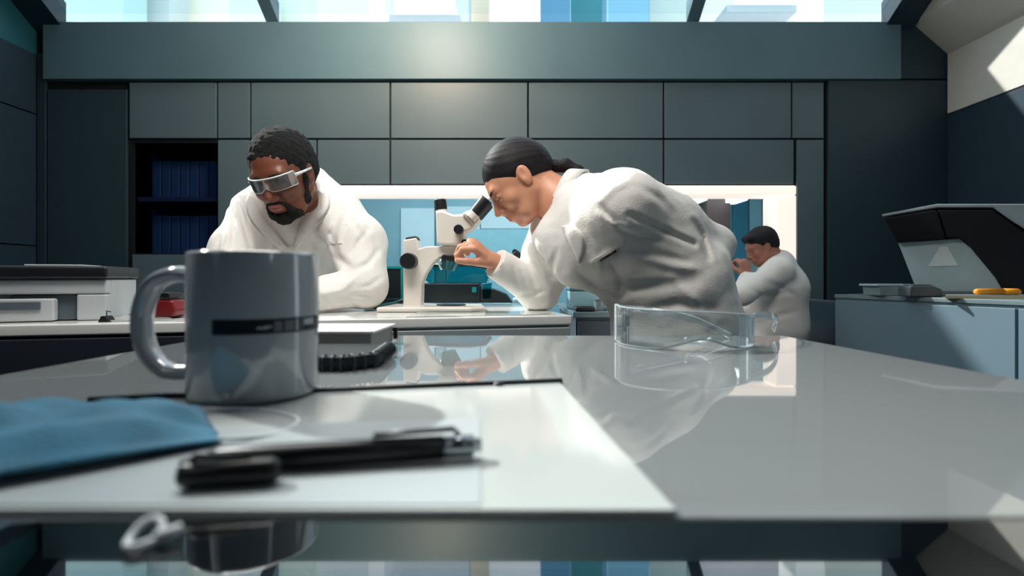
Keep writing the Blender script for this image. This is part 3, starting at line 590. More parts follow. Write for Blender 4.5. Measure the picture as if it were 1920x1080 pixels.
MB().prism([An(1740, 500, AD+.044), An(1797, 498, AD+.044), An(1776, 462, AD+.044), An(1762, 462, AD+.044)], AX*.0055).obj('chamber_glow_patch', mat('chamber_pale', (214, 226, 226), .4), an)  # pale plate paints the glow inside the chamber, gives no light
MB().prism([lowz(1715), lowz(1895), lowz(1895)+up*.022, lowz(1715)+up*.022], AX*.36).obj('foot_plate', mat('foot_grey', (92, 104, 110), .4), an, bevel=.003)
gd = 2.30
g1 = thing('glass_tray', 'pale glass lidded dish at the front left of the right bench', 'dish', tuple(P(1680, 555, gd)))
def low(px, d): return Vector(((px-960)*d/F, d, bz+.0006))
gd = 2.52
MB().prism([low(1650, gd), low(1706, gd), low(1706, gd)+up*.045, low(1648, gd)+up*.045], (0, .12, 0)).obj('dish_body', mat('dish_pale', (140, 162, 166), .2), g1, bevel=.004); MB().prism([low(1644, gd-.005)+up*.046, low(1708, gd-.005)+up*.046, low(1708, gd-.005)+up*.056, low(1644, gd-.005)+up*.056], (0, .13, 0)).obj('rim', mat('dish_rim', (190, 206, 208), .2), g1, bevel=.002)
g2 = thing('grey_block', 'dark grey rounded sample holder beside the pale dish on the right bench', 'holder', tuple(low(1735, 2.38)))
gd = 2.36
MB().prism([low(1706, gd), low(1770, gd), low(1768, gd)+up*.034, low(1752, gd)+up*.05, low(1708, gd)+up*.05], (0, .08, 0)).obj('holder_body', mat('block_grey', (70, 78, 84), .4), g2, bevel=.008, seg=3); MB().prism([low(1712, gd+.01)+up*.051, low(1748, gd+.01)+up*.051, low(1748, gd+.01)+up*.056, low(1712, gd+.01)+up*.056], (0, .06, 0)).obj('cover', m_pd, g2, bevel=.002)
g3 = thing('notepad', 'cream notepad under the orange pen on the right bench', 'notepad', tuple(low(1800, 2.2)))
gd = 2.22
MB().prism([low(1772, gd), low(1935, gd), low(1935, gd+.16), low(1775, gd+.16)], (0, 0, .010)).obj('page_block', mat('cream_page', (226, 204, 160), .6), g3); MB().prism([low(1772, gd)+up*.0103, low(1935, gd)+up*.0103, low(1935, gd+.16)+up*.0103, low(1775, gd+.16)+up*.0103], (0, 0, .002)).obj('top_sheet', m_paper, g3)
g4 = thing('orange_marker', 'thick orange marker lying on the cream notepad', 'marker', tuple(low(1870, 2.24)+up*.0126))
a = low(1828, 2.25)+up*.027; b = low(1912, 2.25)+up*.027
m_or = mat('marker_orange', (236, 150, 30), .4)
MB().tube([a, a.lerp(b, .05), a.lerp(b, .62)], [.009, .0125, .0135], 16).obj('barrel', m_or, g4, smooth=True); MB().tube([a.lerp(b, .625), a.lerp(b, .95), b], [.0138, .0132, .009], 16).obj('cap', m_or, g4, smooth=True)
# ---------------------------------------------------------------- smooth body modelling on a distance grid
class Grid:
    BIG = .06
    def __init__(s, lo, hi, h):
        s.lo = np.array(lo, float); s.h = h; s.n = [int(math.ceil((hi[i]-lo[i])/h))+1 for i in range(3)]
        s.F = np.full(s.n, s.BIG, np.float32)
    def _sub(s, lo, hi):
        a = [max(0, int((lo[i]-s.lo[i])/s.h)) for i in range(3)]; b = [min(s.n[i], int(math.ceil((hi[i]-s.lo[i])/s.h))+1) for i in range(3)]
        if any(b[i] <= a[i] for i in range(3)): return None
        sl = tuple(slice(a[i], b[i]) for i in range(3))
        ax = [(np.arange(a[i], b[i])*s.h+s.lo[i]).astype(np.float32) for i in range(3)]
        return sl, ax[0][:, None, None], ax[1][None, :, None], ax[2][None, None, :]
    def comb(s, sl, d, k, op):
        A = s.F[sl]
        if op == 'add':
            if k > 0: hh = np.maximum(k-np.abs(A-d), 0)/k; s.F[sl] = np.minimum(A, d)-hh*hh*k*.25
            else: s.F[sl] = np.minimum(A, d)
        else:
            d = -d
            if k > 0: hh = np.maximum(k-np.abs(A-d), 0)/k; s.F[sl] = np.maximum(A, d)+hh*hh*k*.25
            else: s.F[sl] = np.maximum(A, d)
    def ell(s, c, r, R=None, k=.01, op='add'):
        c = np.array(c, float); m = max(r)+s.BIG+k; q = s._sub(c-m, c+m)
        if q is None: return
        sl, x, y, z = q; x = x-c[0]; y = y-c[1]; z = z-c[2]
        if R is not None: x, y, z = [x*R[0][i]+y*R[1][i]+z*R[2][i] for i in range(3)]
        k0 = np.sqrt((x/r[0])**2+(y/r[1])**2+(z/r[2])**2); k1 = np.sqrt((x/r[0]**2)**2+(y/r[1]**2)**2+(z/r[2]**2)**2)+1e-9
        s.comb(sl, (k0*(k0-1)/k1).astype(np.float32), k, op)
    def cone(s, a, b, r0, r1=None, k=.01, op='add', flat=None):
        r1 = r0 if r1 is None else r1; a = np.array(a, float); b = np.array(b, float); m = max(r0, r1)+s.BIG+k
        if flat: m = m+max(r0, r1)*max(0, 1/flat[1]-1)
        q = s._sub(np.minimum(a, b)-m, np.maximum(a, b)+m)
        if q is None: return
        sl, x, y, z = q; d = b-a; L = float(d@d)+1e-12; x = x-a[0]; y = y-a[1]; z = z-a[2]
        t = np.clip((x*d[0]+y*d[1]+z*d[2])/L, 0, 1); x = x-t*d[0]; y = y-t*d[1]; z = z-t*d[2]
        if flat:
            n = np.array(flat[0], float); n /= np.linalg.norm(n); e = (x*n[0]+y*n[1]+z*n[2])*(flat[1]-1); x = x+e*n[0]; y = y+e*n[1]; z = z+e*n[2]
        s.comb(sl, (np.sqrt(x*x+y*y+z*z)-(r0+t*(r1-r0))).astype(np.float32), k, op)
    def chain(s, pts, rs, **kw):
        for i in range(len(pts)-1): s.cone(pts[i], pts[i+1], rs[i], rs[i+1], **kw)
    def plane(s, p, n, k=.004):   # keep the side the normal points away from
        p = np.array(p, float); n = np.array(n, float); n /= np.linalg.norm(n)
        q = s._sub(s.lo, s.lo+np.array(s.n)*s.h); sl, x, y, z = q
        d = (x-p[0])*n[0]+(y-p[1])*n[1]+(z-p[2])*n[2]; A = s.F; hh = np.maximum(k-np.abs(A-d), 0)/k; s.F = (np.maximum(A, d)+hh*hh*k*.25).astype(np.float32)
    def cut_near(s, p, n, rad, k=.003):   # planar cut limited to a ball round p (cuffs)
        p = np.array(p, float); n = np.array(n, float); n /= np.linalg.norm(n); q = s._sub(p-rad, p+rad)
        if q is None: return
        sl, x, y, z = q; x = x-p[0]; y = y-p[1]; z = z-p[2]; d = x*n[0]+y*n[1]+z*n[2]; b = np.sqrt(x*x+y*y+z*z)-rad*.9
        d = np.minimum(d, -b); A = s.F[sl]; s.F[sl] = np.maximum(A, d)
    def warp(s, fn):
        q = s._sub(s.lo, s.lo+np.array(s.n)*s.h); sl, x, y, z = q; s.F = s.F+fn(x, y, z).astype(np.float32)
    def mesh(s, name):
        Fd = s.F; S = Fd < 0; n = Fd.shape
        cnt = np.zeros([n[0]-1, n[1]-1, n[2]-1], np.int8); offs = [(i, j, k) for i in (0, 1) for j in (0, 1) for k in (0, 1)]
        for o in offs: cnt += S[o[0]:n[0]-1+o[0], o[1]:n[1]-1+o[1], o[2]:n[2]-1+o[2]]
        act = np.argwhere((cnt > 0) & (cnt < 8)); idx = np.full(cnt.shape, -1, np.int32); idx[tuple(act.T)] = np.arange(len(act))
        V = {o: Fd[act[:, 0]+o[0], act[:, 1]+o[1], act[:, 2]+o[2]] for o in offs}
        acc = np.zeros((len(act), 3)); num = np.zeros(len(act))
        for o in offs:
            for ax in range(3):
                if o[ax]: continue
                p = list(o); p[ax] = 1; a = V[o]; b = V[tuple(p)]; m = (a < 0) != (b < 0)
                t = np.where(m, a/np.where(m, a-b, 1), 0); pos = np.repeat(np.array(o, float)[None], len(act), 0); pos[:, ax] += t
                acc += pos*m[:, None]; num += m
        verts = (act+acc/num[:, None])*s.h+s.lo
        quads = []
        for ax in range(3):
            u, v = [(1, 2), (2, 0), (0, 1)][ax]
            sa = [slice(0, n[i]) for i in range(3)]; sb = list(sa); sa[ax] = slice(0, n[ax]-1); sb[ax] = slice(1, n[ax])
            A = S[tuple(sa)]; Bq = S[tuple(sb)]; e = np.argwhere(A != Bq)
            ok = (e[:, u] > 0) & (e[:, v] > 0) & (e[:, u] < n[u]-1) & (e[:, v] < n[v]-1); e = e[ok]; ins = A[tuple(e.T)]
            def cell(du, dv): c = e.copy(); c[:, u] -= du; c[:, v] -= dv; return idx[tuple(c.T)]
            q = np.stack([cell(1, 1), cell(0, 1), cell(0, 0), cell(1, 0)], 1); q[~ins] = q[~ins][:, ::-1]; quads.append(q)
        Q4 = np.concatenate(quads); Q4 = Q4[(Q4 >= 0).all(1)]
        me = bpy.data.meshes.new(name); me.vertices.add(len(verts)); me.vertices.foreach_set('co', verts.astype(np.float32).ravel())
        me.loops.add(len(Q4)*4); me.loops.foreach_set('vertex_index', Q4.astype(np.int32).ravel())
        me.polygons.add(len(Q4)); me.polygons.foreach_set('loop_start', np.arange(0, len(Q4)*4, 4, dtype=np.int32))
        try: me.polygons.foreach_set('loop_total', np.full(len(Q4), 4, np.int32))
        except Exception: pass
        me.update(calc_edges=True); me.validate()
        me.polygons.foreach_set('use_smooth', np.ones(len(me.polygons), bool)); return me

def rot3(f, u):
    f = Vector(f).normalized(); u = Vector(u); u = (u-f*u.dot(f)).normalized(); x = f.cross(u)
    return np.array([[x[i], f[i], u[i]] for i in range(3)])
class Head:
    def __init__(s, c, f, u, k=1.0): s.c = np.array(c, float); s.R = rot3(f, u); s.k = k
    def w(s, x, y, z): return s.c+s.R@(np.array([x, y, z])*s.k)
    def e(s, G, c, r, k=.01, op='add', R=None):
        G.ell(s.w(*c), [v*s.k for v in r], s.R if R is None else s.R@R, k, op)
    def co(s, G, a, b, r0, r1=None, k=.008, op='add'): G.cone(s.w(*a), s.w(*b), r0*s.k, (r0 if r1 is None else r1)*s.k, k=k, op=op)
    def local(s, x, y, z):
        x = x-s.c[0]; y = y-s.c[1]; z = z-s.c[2]; return [(x*s.R[0][i]+y*s.R[1][i]+z*s.R[2][i])/s.k for i in range(3)]
def head_prims(G, H, woman=False):
    e, co = (lambda *a, **k: H.e(G, *a, **k)), (lambda *a, **k: H.co(G, *a, **k))
    e((0, -.014, .032), (.074, .094, .084), k=.02)
    e((0, .030, .002), (.063, .064, .080), k=.025)
    j = .9 if woman else 1.0
    e((0, .034, -.058), (.050*j, .052, .048), k=.03)
    co((-.030*j, .052, -.082), (.030*j, .052, -.082), .022, k=.02)
    e((0, .074, -.096), (.020*j, .018, .017), k=.02)
    for s_ in (-1, 1):
        e((s_*.042, .060, -.028), (.022, .022, .020), k=.02)
        co((s_*.052*j, .005, -.050), (s_*.036*j, .050, -.084), .022, .018, k=.02)
    co((-.036, .080, .020), (.036, .080, .020), .011 if woman else .0135, k=.015)
    for s_ in (-1, 1): e((s_*.032, .101, -.001), (.019, .016, .012), k=.012, op='sub')
    for s_ in (-1, 1):
        e((s_*.032, .079, -.002), (.0150, .0135, .0125), k=.004)
        co((s_*.020, .0895, .0035), (s_*.043, .086, .0030), .0028, k=.003)
    nr = 0 if woman else .0018
    co((0, .092, .008), (0, .1155 if woman else .1135, -.031), .0065, .0092+nr, k=.012)
    e((0, .092, -.024), (.0095, .019, .022), k=.008); e((0, .094, -.040), (.012, .014, .010), k=.008)
    for s_ in (-1, 1): e((s_*(.0115+nr*2), .100, -.037), (.0075+nr, .0090, .0068), k=.006)
    e((0, .086, -.062), (.027, .018, .018), k=.015)
    co((-.017, .0975, -.0590), (.017, .0975, -.0590), .0042+nr*.6, k=.006); co((-.014, .0975, -.0680), (.014, .0975, -.0680), .0050+nr*.8, k=.006)
    co((-.022, .1045, -.0636), (.022, .1045, -.0636), .0018, k=.003, op='sub')
    for s_ in (-1, 1):
        Re = np.array([[1, 0, 0], [0, math.cos(.2), -math.sin(.2)], [0, math.sin(.2), math.cos(.2)]])
        e((s_*.074, -.006, -.008), (.0085, .018, .031), k=.006, R=Re)
        e((s_*.085, -.001, -.004), (.0075, .010, .018), k=.004, op='sub', R=Re)
def hand_prims(G, w, d, n, side, curl=(45, 50, 55, 60), thumb=35, L=1.0, tcurl=25, spread=6):
    """w wrist, d direction to knuckles, n palm normal (palm side), side: +1 thumb towards d x n"""
    w = Vector(w); d = Vector(d).normalized(); n = Vector(n); n = (n-d*n.dot(d)).normalized(); s = d.cross(n)*side
    G.cone(w-d*.02, w+d*.015, .024*L, .026*L, k=.012, flat=(n, 1.35))
    G.cone(w+d*.02*L, w+d*.068*L, .030*L, .036*L, k=.012, flat=(n, 2.2))
    fl = [.070, .078, .073, .058]
    for i in range(4):
        off = (1.5-i)*.0195*L; base = w+d*(.083-.004*abs(i-1.2))*L+s*off
        ang = math.radians(spread*(1.5-i)); dd = (d*math.cos(ang)+s*math.sin(ang)).normalized()
        p = base; a = 0; r = [.0095, .0088, .0080, .0070]; seg = [.46, .31, .23]
        G.cone(base-dd*.03*L, base, .0098*L, .0098*L, k=.006)
        for q in range(3):
            a += math.radians(curl[i])*(.9, 1.1, .7)[q]; v = dd*math.cos(a)+n*math.sin(a); p2 = p+v*fl[i]*L*seg[q]
            G.cone(p, p2, r[q]*L, r[q+1]*L, k=.0025); p = p2
    a = math.radians(thumb); b = w+d*.022*L+s*.024*L+n*.006; v = (d*math.cos(a)+s*math.sin(a)+n*.45).normalized()
    p = b+v*.034*L; G.cone(b, p, .0150*L, .0118*L, k=.010); a2 = math.radians(thumb-tcurl); v = (d*math.cos(a2)+s*math.sin(a2)+n*.65).normalized(); p2 = p+v*.030*L; G.cone(p, p2, .0112*L, .0100*L, k=.004)
    a3 = math.radians(thumb-tcurl*2); v = (d*math.cos(a3)+s*math.sin(a3)+n*.75).normalized(); G.cone(p2, p2+v*.024*L, .0100*L, .0082*L, k=.003)
def region_mat(me, H, mats, fn):
    for m in mats: me.materials.append(m)
    n = len(me.polygons); c = np.zeros(n*3, np.float32); me.polygons.foreach_get('center', c); c = c.reshape(-1, 3)
    x, y, z = H.local(c[:, 0], c[:, 1], c[:, 2]); me.polygons.foreach_set('material_index', fn(x, y, z).astype(np.int32))
def brows(me, H, m, parent, r, z0, dz, lash=False):
    S = Surf(me); f = Vector(H.R[:, 1].tolist())
    def hit(x, z, lift=0):
        o = Vector(H.w(x, .25, z).tolist()); h = S.t.ray_cast(o, -f)[0]; return (h if h is not None else Vector(H.w(x, .09, z).tolist()))+f*lift
    for s_ in (-1, 1):
        xs = [.013, .021, .030, .040, .049]; MB().tube(sym([hit(s_*x, z0+dz*math.sin(math.pi*min(1, (x-.008)/.05)*.8), r*.3) for x in xs], 4), [r*(.8+.4*math.sin(math.pi*min(1, .2+i/18)))*(1 if i < 14 else .6) for i in range(17)], 8).obj('eyebrow', m, parent, smooth=True)
        if lash: MB().tube(sym([hit(s_*.019, -.0045, .0006), hit(s_*.026, -.0075, .0008), hit(s_*.034, -.0085, .0010), hit(s_*.045, -.0060, .0010)], 4), .0011, 6).obj('eyelash', m, parent, smooth=True)
def folds(amp, seed, s=1.0):
    rs = np.random.RandomState(seed); W = [(rs.randn(3)*s, rs.rand()*6, rs.randn(3)*s*.6) for _ in range(5)]
    def fn(x, y, z):
        t = 0
        for w_, ph, w2 in W:
            a = x*w_[0]+y*w_[1]+z*w_[2]; b = x*w2[0]+y*w2[1]+z*w2[2]
            t = t+np.abs(np.sin(a+ph+1.3*np.sin(b*.7+ph)))
        return amp*(t/len(W)-.6)
    return fn
from mathutils.bvhtree import BVHTree
def crease(G, pts, wpx, amp, ymax):
    # a fold of the cloth along a line seen from the front: groove (amp > 0) or ridge (amp < 0), fading towards its ends
    pts = [np.array(p, float) for p in pts]; m = wpx*3
    dn_, df = G.lo[1], min(ymax, G.lo[1]+G.n[1]*G.h)
    X = [(p[0]+s*m-960)/F*d for p in pts for s in (-1, 1) for d in (dn_, df)]; Z = [EYE-(p[1]+s*m-520)/F*d for p in pts for s in (-1, 1) for d in (dn_, df)]
    q = G._sub((min(X), dn_, min(Z)), (max(X), df, max(Z)))
    if q is None: return
    sl, x, y, z = q; px = 960+x/y*F; py = 520-(z-EYE)/y*F; best = None; n = len(pts)-1
    for i in range(n):
        a, b = pts[i], pts[i+1]; d = b-a; L = d@d; t = np.clip(((px-a[0])*d[0]+(py-a[1])*d[1])/L, 0, 1)
        r2 = (px-a[0]-t*d[0])**2+(py-a[1]-t*d[1])**2; tt = (i+t)/n
        if best is None: best, T = r2, tt
        else: mk_ = r2 < best; T = np.where(mk_, tt, T); best = np.where(mk_, r2, best)
    g = np.exp(-best/(wpx*wpx))-.35*np.exp(-best/(wpx*wpx*4)); env = np.sin(np.pi*np.clip(T*.86+.07, 0, 1))**.6
    G.F[sl] = G.F[sl]+(amp*g*env*np.clip((ymax-y)/.04, 0, 1)).astype(np.float32)
class Surf:
    def __init__(s, me):
        n = len(me.vertices); v = np.zeros(n*3, np.float32); me.vertices.foreach_get('co', v); v = v.reshape(-1, 3)
        k = len(me.polygons); f = np.zeros(k*4, np.int32); me.polygons.foreach_get('vertices', f) if False else me.loops.foreach_get('vertex_index', f)
        s.t = BVHTree.FromPolygons([tuple(p) for p in v.tolist()], f.reshape(-1, 4).tolist()); s.last = None
    def at(s, px, py, lift=0, back=None):
        o = Vector((0, 0, EYE)); d = (P(px, py, 1)-o).normalized(); h = s.t.ray_cast(o, d)[0]
        if h is None or (back and h.y > back): h = Vector(s.last) if s.last else P(px, py, 1.4); h = o+d*((h-o).length)
        s.last = h.copy(); return h-d*lift
def laid(S, A, B, lift=.003, th=.0035, n=14, m=4, bulge=.003, back=None):
    # a flap of cloth lying on the coat between two lines A and B
    def samp(pts, t):
        k = t*(len(pts)-1); i = min(int(k), len(pts)-2); f = k-i; return (pts[i][0]*(1-f)+pts[i+1][0]*f, pts[i][1]*(1-f)+pts[i+1][1]*f)
    A = [(p.x, p.y) for p in sym([(q[0], q[1], 0) for q in A], 4)]; B = [(p.x, p.y) for p in sym([(q[0], q[1], 0) for q in B], 4)]
    vs = []; fs = []
    for L in (0, 1):
        for i in range(n+1):
            for j in range(m+1):
                a = samp(A, i/n); b = samp(B, i/n); t = j/m
                vs.append(S.at(a[0]*(1-t)+b[0]*t, a[1]*(1-t)+b[1]*t, (lift+bulge*math.sin(math.pi*t)+th if L == 0 else -.004), back))
    W = m+1; O = (n+1)*W
    for i in range(n):
        for j in range(m): k = i*W+j; fs.append((k, k+1, k+W+1, k+W)); fs.append((O+k, O+k+W, O+k+W+1, O+k+1))
    for i in range(n): fs.append((i*W, (i+1)*W, O+(i+1)*W, O+i*W)); fs.append((i*W+m, O+i*W+m, O+(i+1)*W+m, (i+1)*W+m))
    for j in range(m): fs.append((j, O+j, O+j+1, j+1)); fs.append((n*W+j, n*W+j+1, O+n*W+j+1, O+n*W+j))
    return MB().add(vs, fs)
m_coat = mat('coat_white', (232, 228, 222), .8, var=.02, scale=5, bump=.12, bscale=220, sheen=.25)
m_trou = mat('trousers_dark', (36, 42, 50), .8, bump=.1)
m_shoe = mat('shoe_dark', (24, 24, 26), .4)
def legs(owner, hips, feet, h=.008):
    lo = np.min([hips[0], hips[1], feet[0], feet[1]], 0)-.16; hi = np.max([hips[0], hips[1], feet[0], feet[1]], 0)+.16; lo[2] = .04
    G = Grid(lo, hi, h)
    G.cone(hips[0], hips[1], .095, k=.04)
    for a, b in zip(hips, feet):
        a = np.array(a); b = np.array(b); kn = (a+b)/2+np.array([0, 0, .02]); an_ = b+np.array([0, 0, .07])
        G.chain([a, kn, an_], [.088, .066, .052], k=.02)
    link('trousers', G.mesh('trousers'), m_trou, owner)
    return
def shoe(owner, b, d):
    b = Vector(b); d = Vector((d[0], d[1], 0)).normalized(); G = Grid(np.array(b)-.22, np.array(b)+.25, .006)
    G.cone(b+Vector((0, 0, .05)), b+Vector((0, 0, .085)), .045, .043, k=.02); G.chain([b+Vector((0, 0, .042)), b+d*.10+Vector((0, 0, .040)), b+d*.17+Vector((0, 0, .032))], [.045, .044, .034], k=.02); G.plane((0, 0, .004), (0, 0, -1))
    link('shoe', G.mesh('shoe'), m_shoe, owner)

# ================================================================ man at the desk
def build_man():
    t = thing('person', 'man with short black hair and goggles in white lab coat leaning on the desk', 'person', (-.62, 1.95, 0))
    m_skin = mat('skin_deep', (112, 66, 48), .42, var=.08, scale=30, bump=.05, bscale=400, sss=.08)
    m_lip = mat('lips_deep', (150, 84, 76), .4); m_hair = mat('hair_black', (14, 13, 14), .9, bump=.9, bscale=420); m_eye = mat('eye_dark', (30, 22, 20), .2)
    D = 1.45
    u = Vector((-.08, -.50, .86)); f = Vector((-.10, -.86, -.48)); e1 = f.cross(u)
    u = u+e1*(.10)         # roll
    H = Head(P(533, 326, D), f, u, .95)
    shL, shR = P(482, 402, 1.58), P(628, 400, 1.58)          # image left and right shoulders
    elL, elR = P(412, 548, 1.40), P(684, 536, 1.44)
    wrL, wrR = P(500, 562, 1.30), P(560, 560, 1.31)
    neck = P(545, 385, 1.64); chest = P(552, 450, 1.72); belly = P(560, 545, 1.92); hip = Vector((-.76, 2.12, .88))
    G = Grid((-1.06, 1.12, .80), (-.32, 2.30, 1.46), .0032)
    G.chain([neck+Vector((0, 0, -.02)), chest, belly, hip], [.08, .13, .13, .13], k=.05)
    for s_, e_, w_ in ((shL, elL, wrL), (shR, elR, wrR)):
        G.cone(s_, chest, .055, .08, k=.03); G.cone(s_, e_, .048, .040, k=.02); G.cone(e_, w_, .038, .026, k=.01)
    G.cone(H.w(0, -.030, -.06), neck, .056, .064, k=.03)
    hand_prims(G, wrL+Vector((.01, 0, -.008)), (.75, -.35, -.02), (0, 0, -1), -1, curl=(18, 20, 22, 25))
    hand_prims(G, wrR+Vector((-.01, 0, -.004)), (-.75, -.25, -.02), (0, 0, -1), 1, curl=(18, 20, 22, 25))
    head_prims(G, H)
    me = G.mesh('body')
    region_mat(me, H, [m_skin, m_lip], lambda x, y, z: ((np.abs(x) < .019-.25*np.abs(z+.064)) & (y > .090) & (z > -.0725) & (y < .125) & (z < -.0545)))
    link('body', me, None, t)
    # hair
    Gh = Grid(np.array(H.c)-.17, np.array(H.c)+.17, .0025)
    H.e(Gh, (0, -.018, .042), (.085, .099, .088), k=.0); H.e(Gh, (0, -.055, .0), (.077, .058, .066), k=.02)
    for s_ in (-1, 1): H.co(Gh, (s_*.070, .018, .030), (s_*.069, .020, -.012), .008, .005, k=.010)
    H.e(Gh, (0, .110, .022), (.064, .062, .052), k=.01, op='sub')
    H.e(Gh, (0, .05, -.10), (.09, .09, .075), k=.01, op='sub')
    for s_ in (-1, 1): H.e(Gh, (s_*.085, -.004, -.012), (.03, .022, .032), k=.006, op='sub')
    rs = np.random.RandomState(3); K = rs.randn(14, 3)*210
    Gh.warp(lambda x, y, z: .0014*sum(np.sin(x*a+y*b+z*c) for a, b, c in K)/4)
    link('hair', Gh.mesh('hair'), m_hair, t)
    Gb = Grid(np.array(H.c)-.17, np.array(H.c)+.17, .0022)
    H.co(Gb, (-.050, .030, -.068), (-.030, .062, -.092), .020, .0185, k=.01); H.co(Gb, (.050, .030, -.068), (.030, .062, -.092), .020, .0185, k=.01)
    H.co(Gb, (-.030, .064, -.093), (.030, .064, -.093), .0195, k=.01); H.e(Gb, (0, .078, -.100), (.029, .024, .024), k=.01)
    for s_ in (-1, 1):
        H.co(Gb, (s_*.064, .016, -.02), (s_*.052, .031, -.066), .0105, .016, k=.008); H.co(Gb, (s_*.003, .1045, -.0505), (s_*.024, .0940, -.0560), .0048, .0056, k=.004); H.co(Gb, (s_*.025, .092, -.057), (s_*.031, .083, -.082), .0065, .010, k=.005)
        H.e(Gb, (s_*.036, .090, -.046), (.014, .02, .012), k=.005, op='sub')
    H.e(Gb, (0, .105, -.0650), (.0190, .030, .0100), k=.003, op='sub')
    Gb.warp(lambda x, y, z: .0007*sum(np.sin(x*a*1.5+y*b*1.5+z*c*1.5) for a, b, c in K)/4)
    link('beard', Gb.mesh('beard'), m_hair, t)
    brows(me, H, m_hair, t, .0030, .0185, .004)
    # goggles
    gl = link('goggles', None or MB().add(*goggle_strip(H)).mesh('goggles'), glass_mat('goggle_clear', (.88, .91, .93, 1), ior=1.45, refl=.04, haze=.06), t)
    m_gf = mat('goggle_frame', (214, 220, 222), .15, var=.0, spec=.8)
    top = [H.w(x, gy(x), .020) for x in np.linspace(-.068, .068, 17)]; bot = [H.w(x, gy(x)-.001, -.017+.010*math.exp(-(x/.012)**2)) for x in np.linspace(-.068, .068, 33)]
    MB().tube(top, .0019, 8).obj('goggle_rim', m_gf, gl, smooth=True); MB().tube(bot, .0014, 8).obj('goggle_rim', m_gf, gl, smooth=True)
    for s_ in (-1, 1): MB().tube([H.w(s_*.068, gy(.068), .008), H.w(s_*.081, .04, .008), H.w(s_*.083, -.005, .004)], [.005, .0035, .003], 8).obj('goggle_arm', m_gf, gl, smooth=True)
    # coat
    def inner(G, o):
        for s_, e_, w_ in ((shL, elL, wrL), (shR, elR, wrR)): G.cone(s_, e_, .050+o, .041+o, k=.01); G.cone(e_, w_, .039+o, .030+o, k=.01)
        G.chain([neck+Vector((0, .02, -.03)), chest, belly, hip], [.08+o, .13+o, .13+o, .13+o], k=.02)
    G = Grid((-1.16, 1.14, .80), (-.24, 2.40, 1.34), .005)
    G.chain([P(545, 378, 1.68), P(550, 450, 1.71), P(558, 550, 1.90), hip], [.095, .155, .165, .175], k=.06)
    G.cone(shL+Vector((.02, .02, -.012)), shR+Vector((-.02, .02, -.012)), .072, k=.05)
    G.cone(P(520, 352, 1.66), shL, .052, .066, k=.04); G.cone(P(585, 345, 1.66), shR, .056, .072, k=.04)
    G.chain([shL+Vector((0, 0, -.005)), (shL+elL)/2+Vector((-.012, 0, 0)), elL], [.072, .064, .056], k=.03); G.cone(elL, wrL, .054, .042, k=.02)
    G.chain([shR+Vector((0, 0, -.005)), (shR+elR)/2+Vector((.028, 0, .015)), elR], [.078, .072, .062], k=.03); G.cone(elR, wrR, .056, .040, k=.02)
    for pts, w_, am in ((((448, 372), (458, 420), (470, 468)), 5, .014), (((478, 420), (490, 470), (486, 520)), 6, .006), (((420, 430), (408, 470), (395, 500)), 6, .006), (((640, 395), (622, 440), (630, 480), (655, 500)), 7, .012), (((660, 400), (690, 440), (700, 480)), 7, -.005), (((676, 400), (650, 425), (640, 450)), 5, .006), (((560, 400), (590, 440), (602, 490)), 7, .005), (((430, 380), (440, 430), (436, 480)), 5, .006), (((520, 500), (560, 520), (590, 520)), 7, .006), (((620, 575), (600, 556), (590, 545)), 4, .005), (((670, 575), (650, 562), (640, 552)), 5, .006),
                        (((596, 530), (630, 522), (660, 508)), 9, .012), (((690, 430), (672, 455), (660, 480)), 6, .006), (((708, 470), (690, 495), (668, 505)), 6, .007), (((715, 520), (695, 535), (670, 540)), 5, .005),
                        (((650, 372), (668, 392), (680, 420)), 7, -.006), (((600, 420), (612, 460), (600, 500)), 8, .005), (((560, 455), (575, 500), (560, 540)), 7, .005), (((640, 560), (670, 552), (700, 556)), 5, .005), (((430, 400), (425, 440), (412, 480)), 8, -.006), (((665, 520), (640, 545), (600, 552)), 7, -.007), (((508, 450), (520, 490), (512, 530)), 7, -.005)):
        crease(G, pts, w_, am*1.35, 1.72)
    G.warp(folds(.0040, 5, 22)); G.warp(folds(.0018, 8, 55)); inner(G, .006)
    G.cone(H.w(0, -.04, -.05), H.w(0, .065, -.175), .064, .062, k=.012, op='sub')
    G.cone(H.w(0, .07, -.08), H.w(0, .10, -.13), .040, .040, k=.010, op='sub')
    G.cut_near(wrL, wrL-elL, .075); G.cut_near(wrR, wrR-elR, .075)
    sub = G._sub((-1.2, 1.1, .78), (0, 1.70, .92)); sl, x, y, z = sub
    G.F[sl] = np.maximum(G.F[sl], (.9045-z)+0*x+0*y)
    cm = G.mesh('lab_coat'); c = link('lab_coat', cm, m_coat, t); S = Surf(cm)
    laid(S, [(592, 326), (612, 345), (618, 385), (590, 430), (556, 468)], [(586, 340), (584, 372), (572, 402), (560, 430), (550, 462)], .004, .004).obj('lapel', m_coat, c, smooth=True, label='coat lapel on the side of the microscope')
    laid(S, [(466, 362), (460, 380), (468, 408), (494, 440), (528, 470)], [(478, 372), (486, 392), (500, 414), (518, 436), (540, 464)], .004, .004).obj('lapel', m_coat, c, smooth=True)
    laid(S, [(600, 455), (640, 452)], [(602, 459), (641, 456)], .002, .002, n=6, m=1, bulge=0).obj('pocket_hem', m_coat, c)
    G = Grid((-1.08, 1.80, .12), (-.40, 2.44, .96), .01); G.chain([(-.76, 2.12, .86), (-.76, 2.14, .50), (-.76, 2.15, .36)], [.175, .20, .215], k=.03, flat=((0, 1, 0), 1.2)); G.warp(folds(.012, 3, 22)); G.plane((0, 0, .38), (0, 0, -1))
    link('coat_skirt', G.mesh('coat_skirt'), m_coat, t)
    legs(t, [(-.83, 2.13, .82), (-.69, 2.13, .82)], [(-.88, 2.16, 0), (-.64, 2.20, 0)])
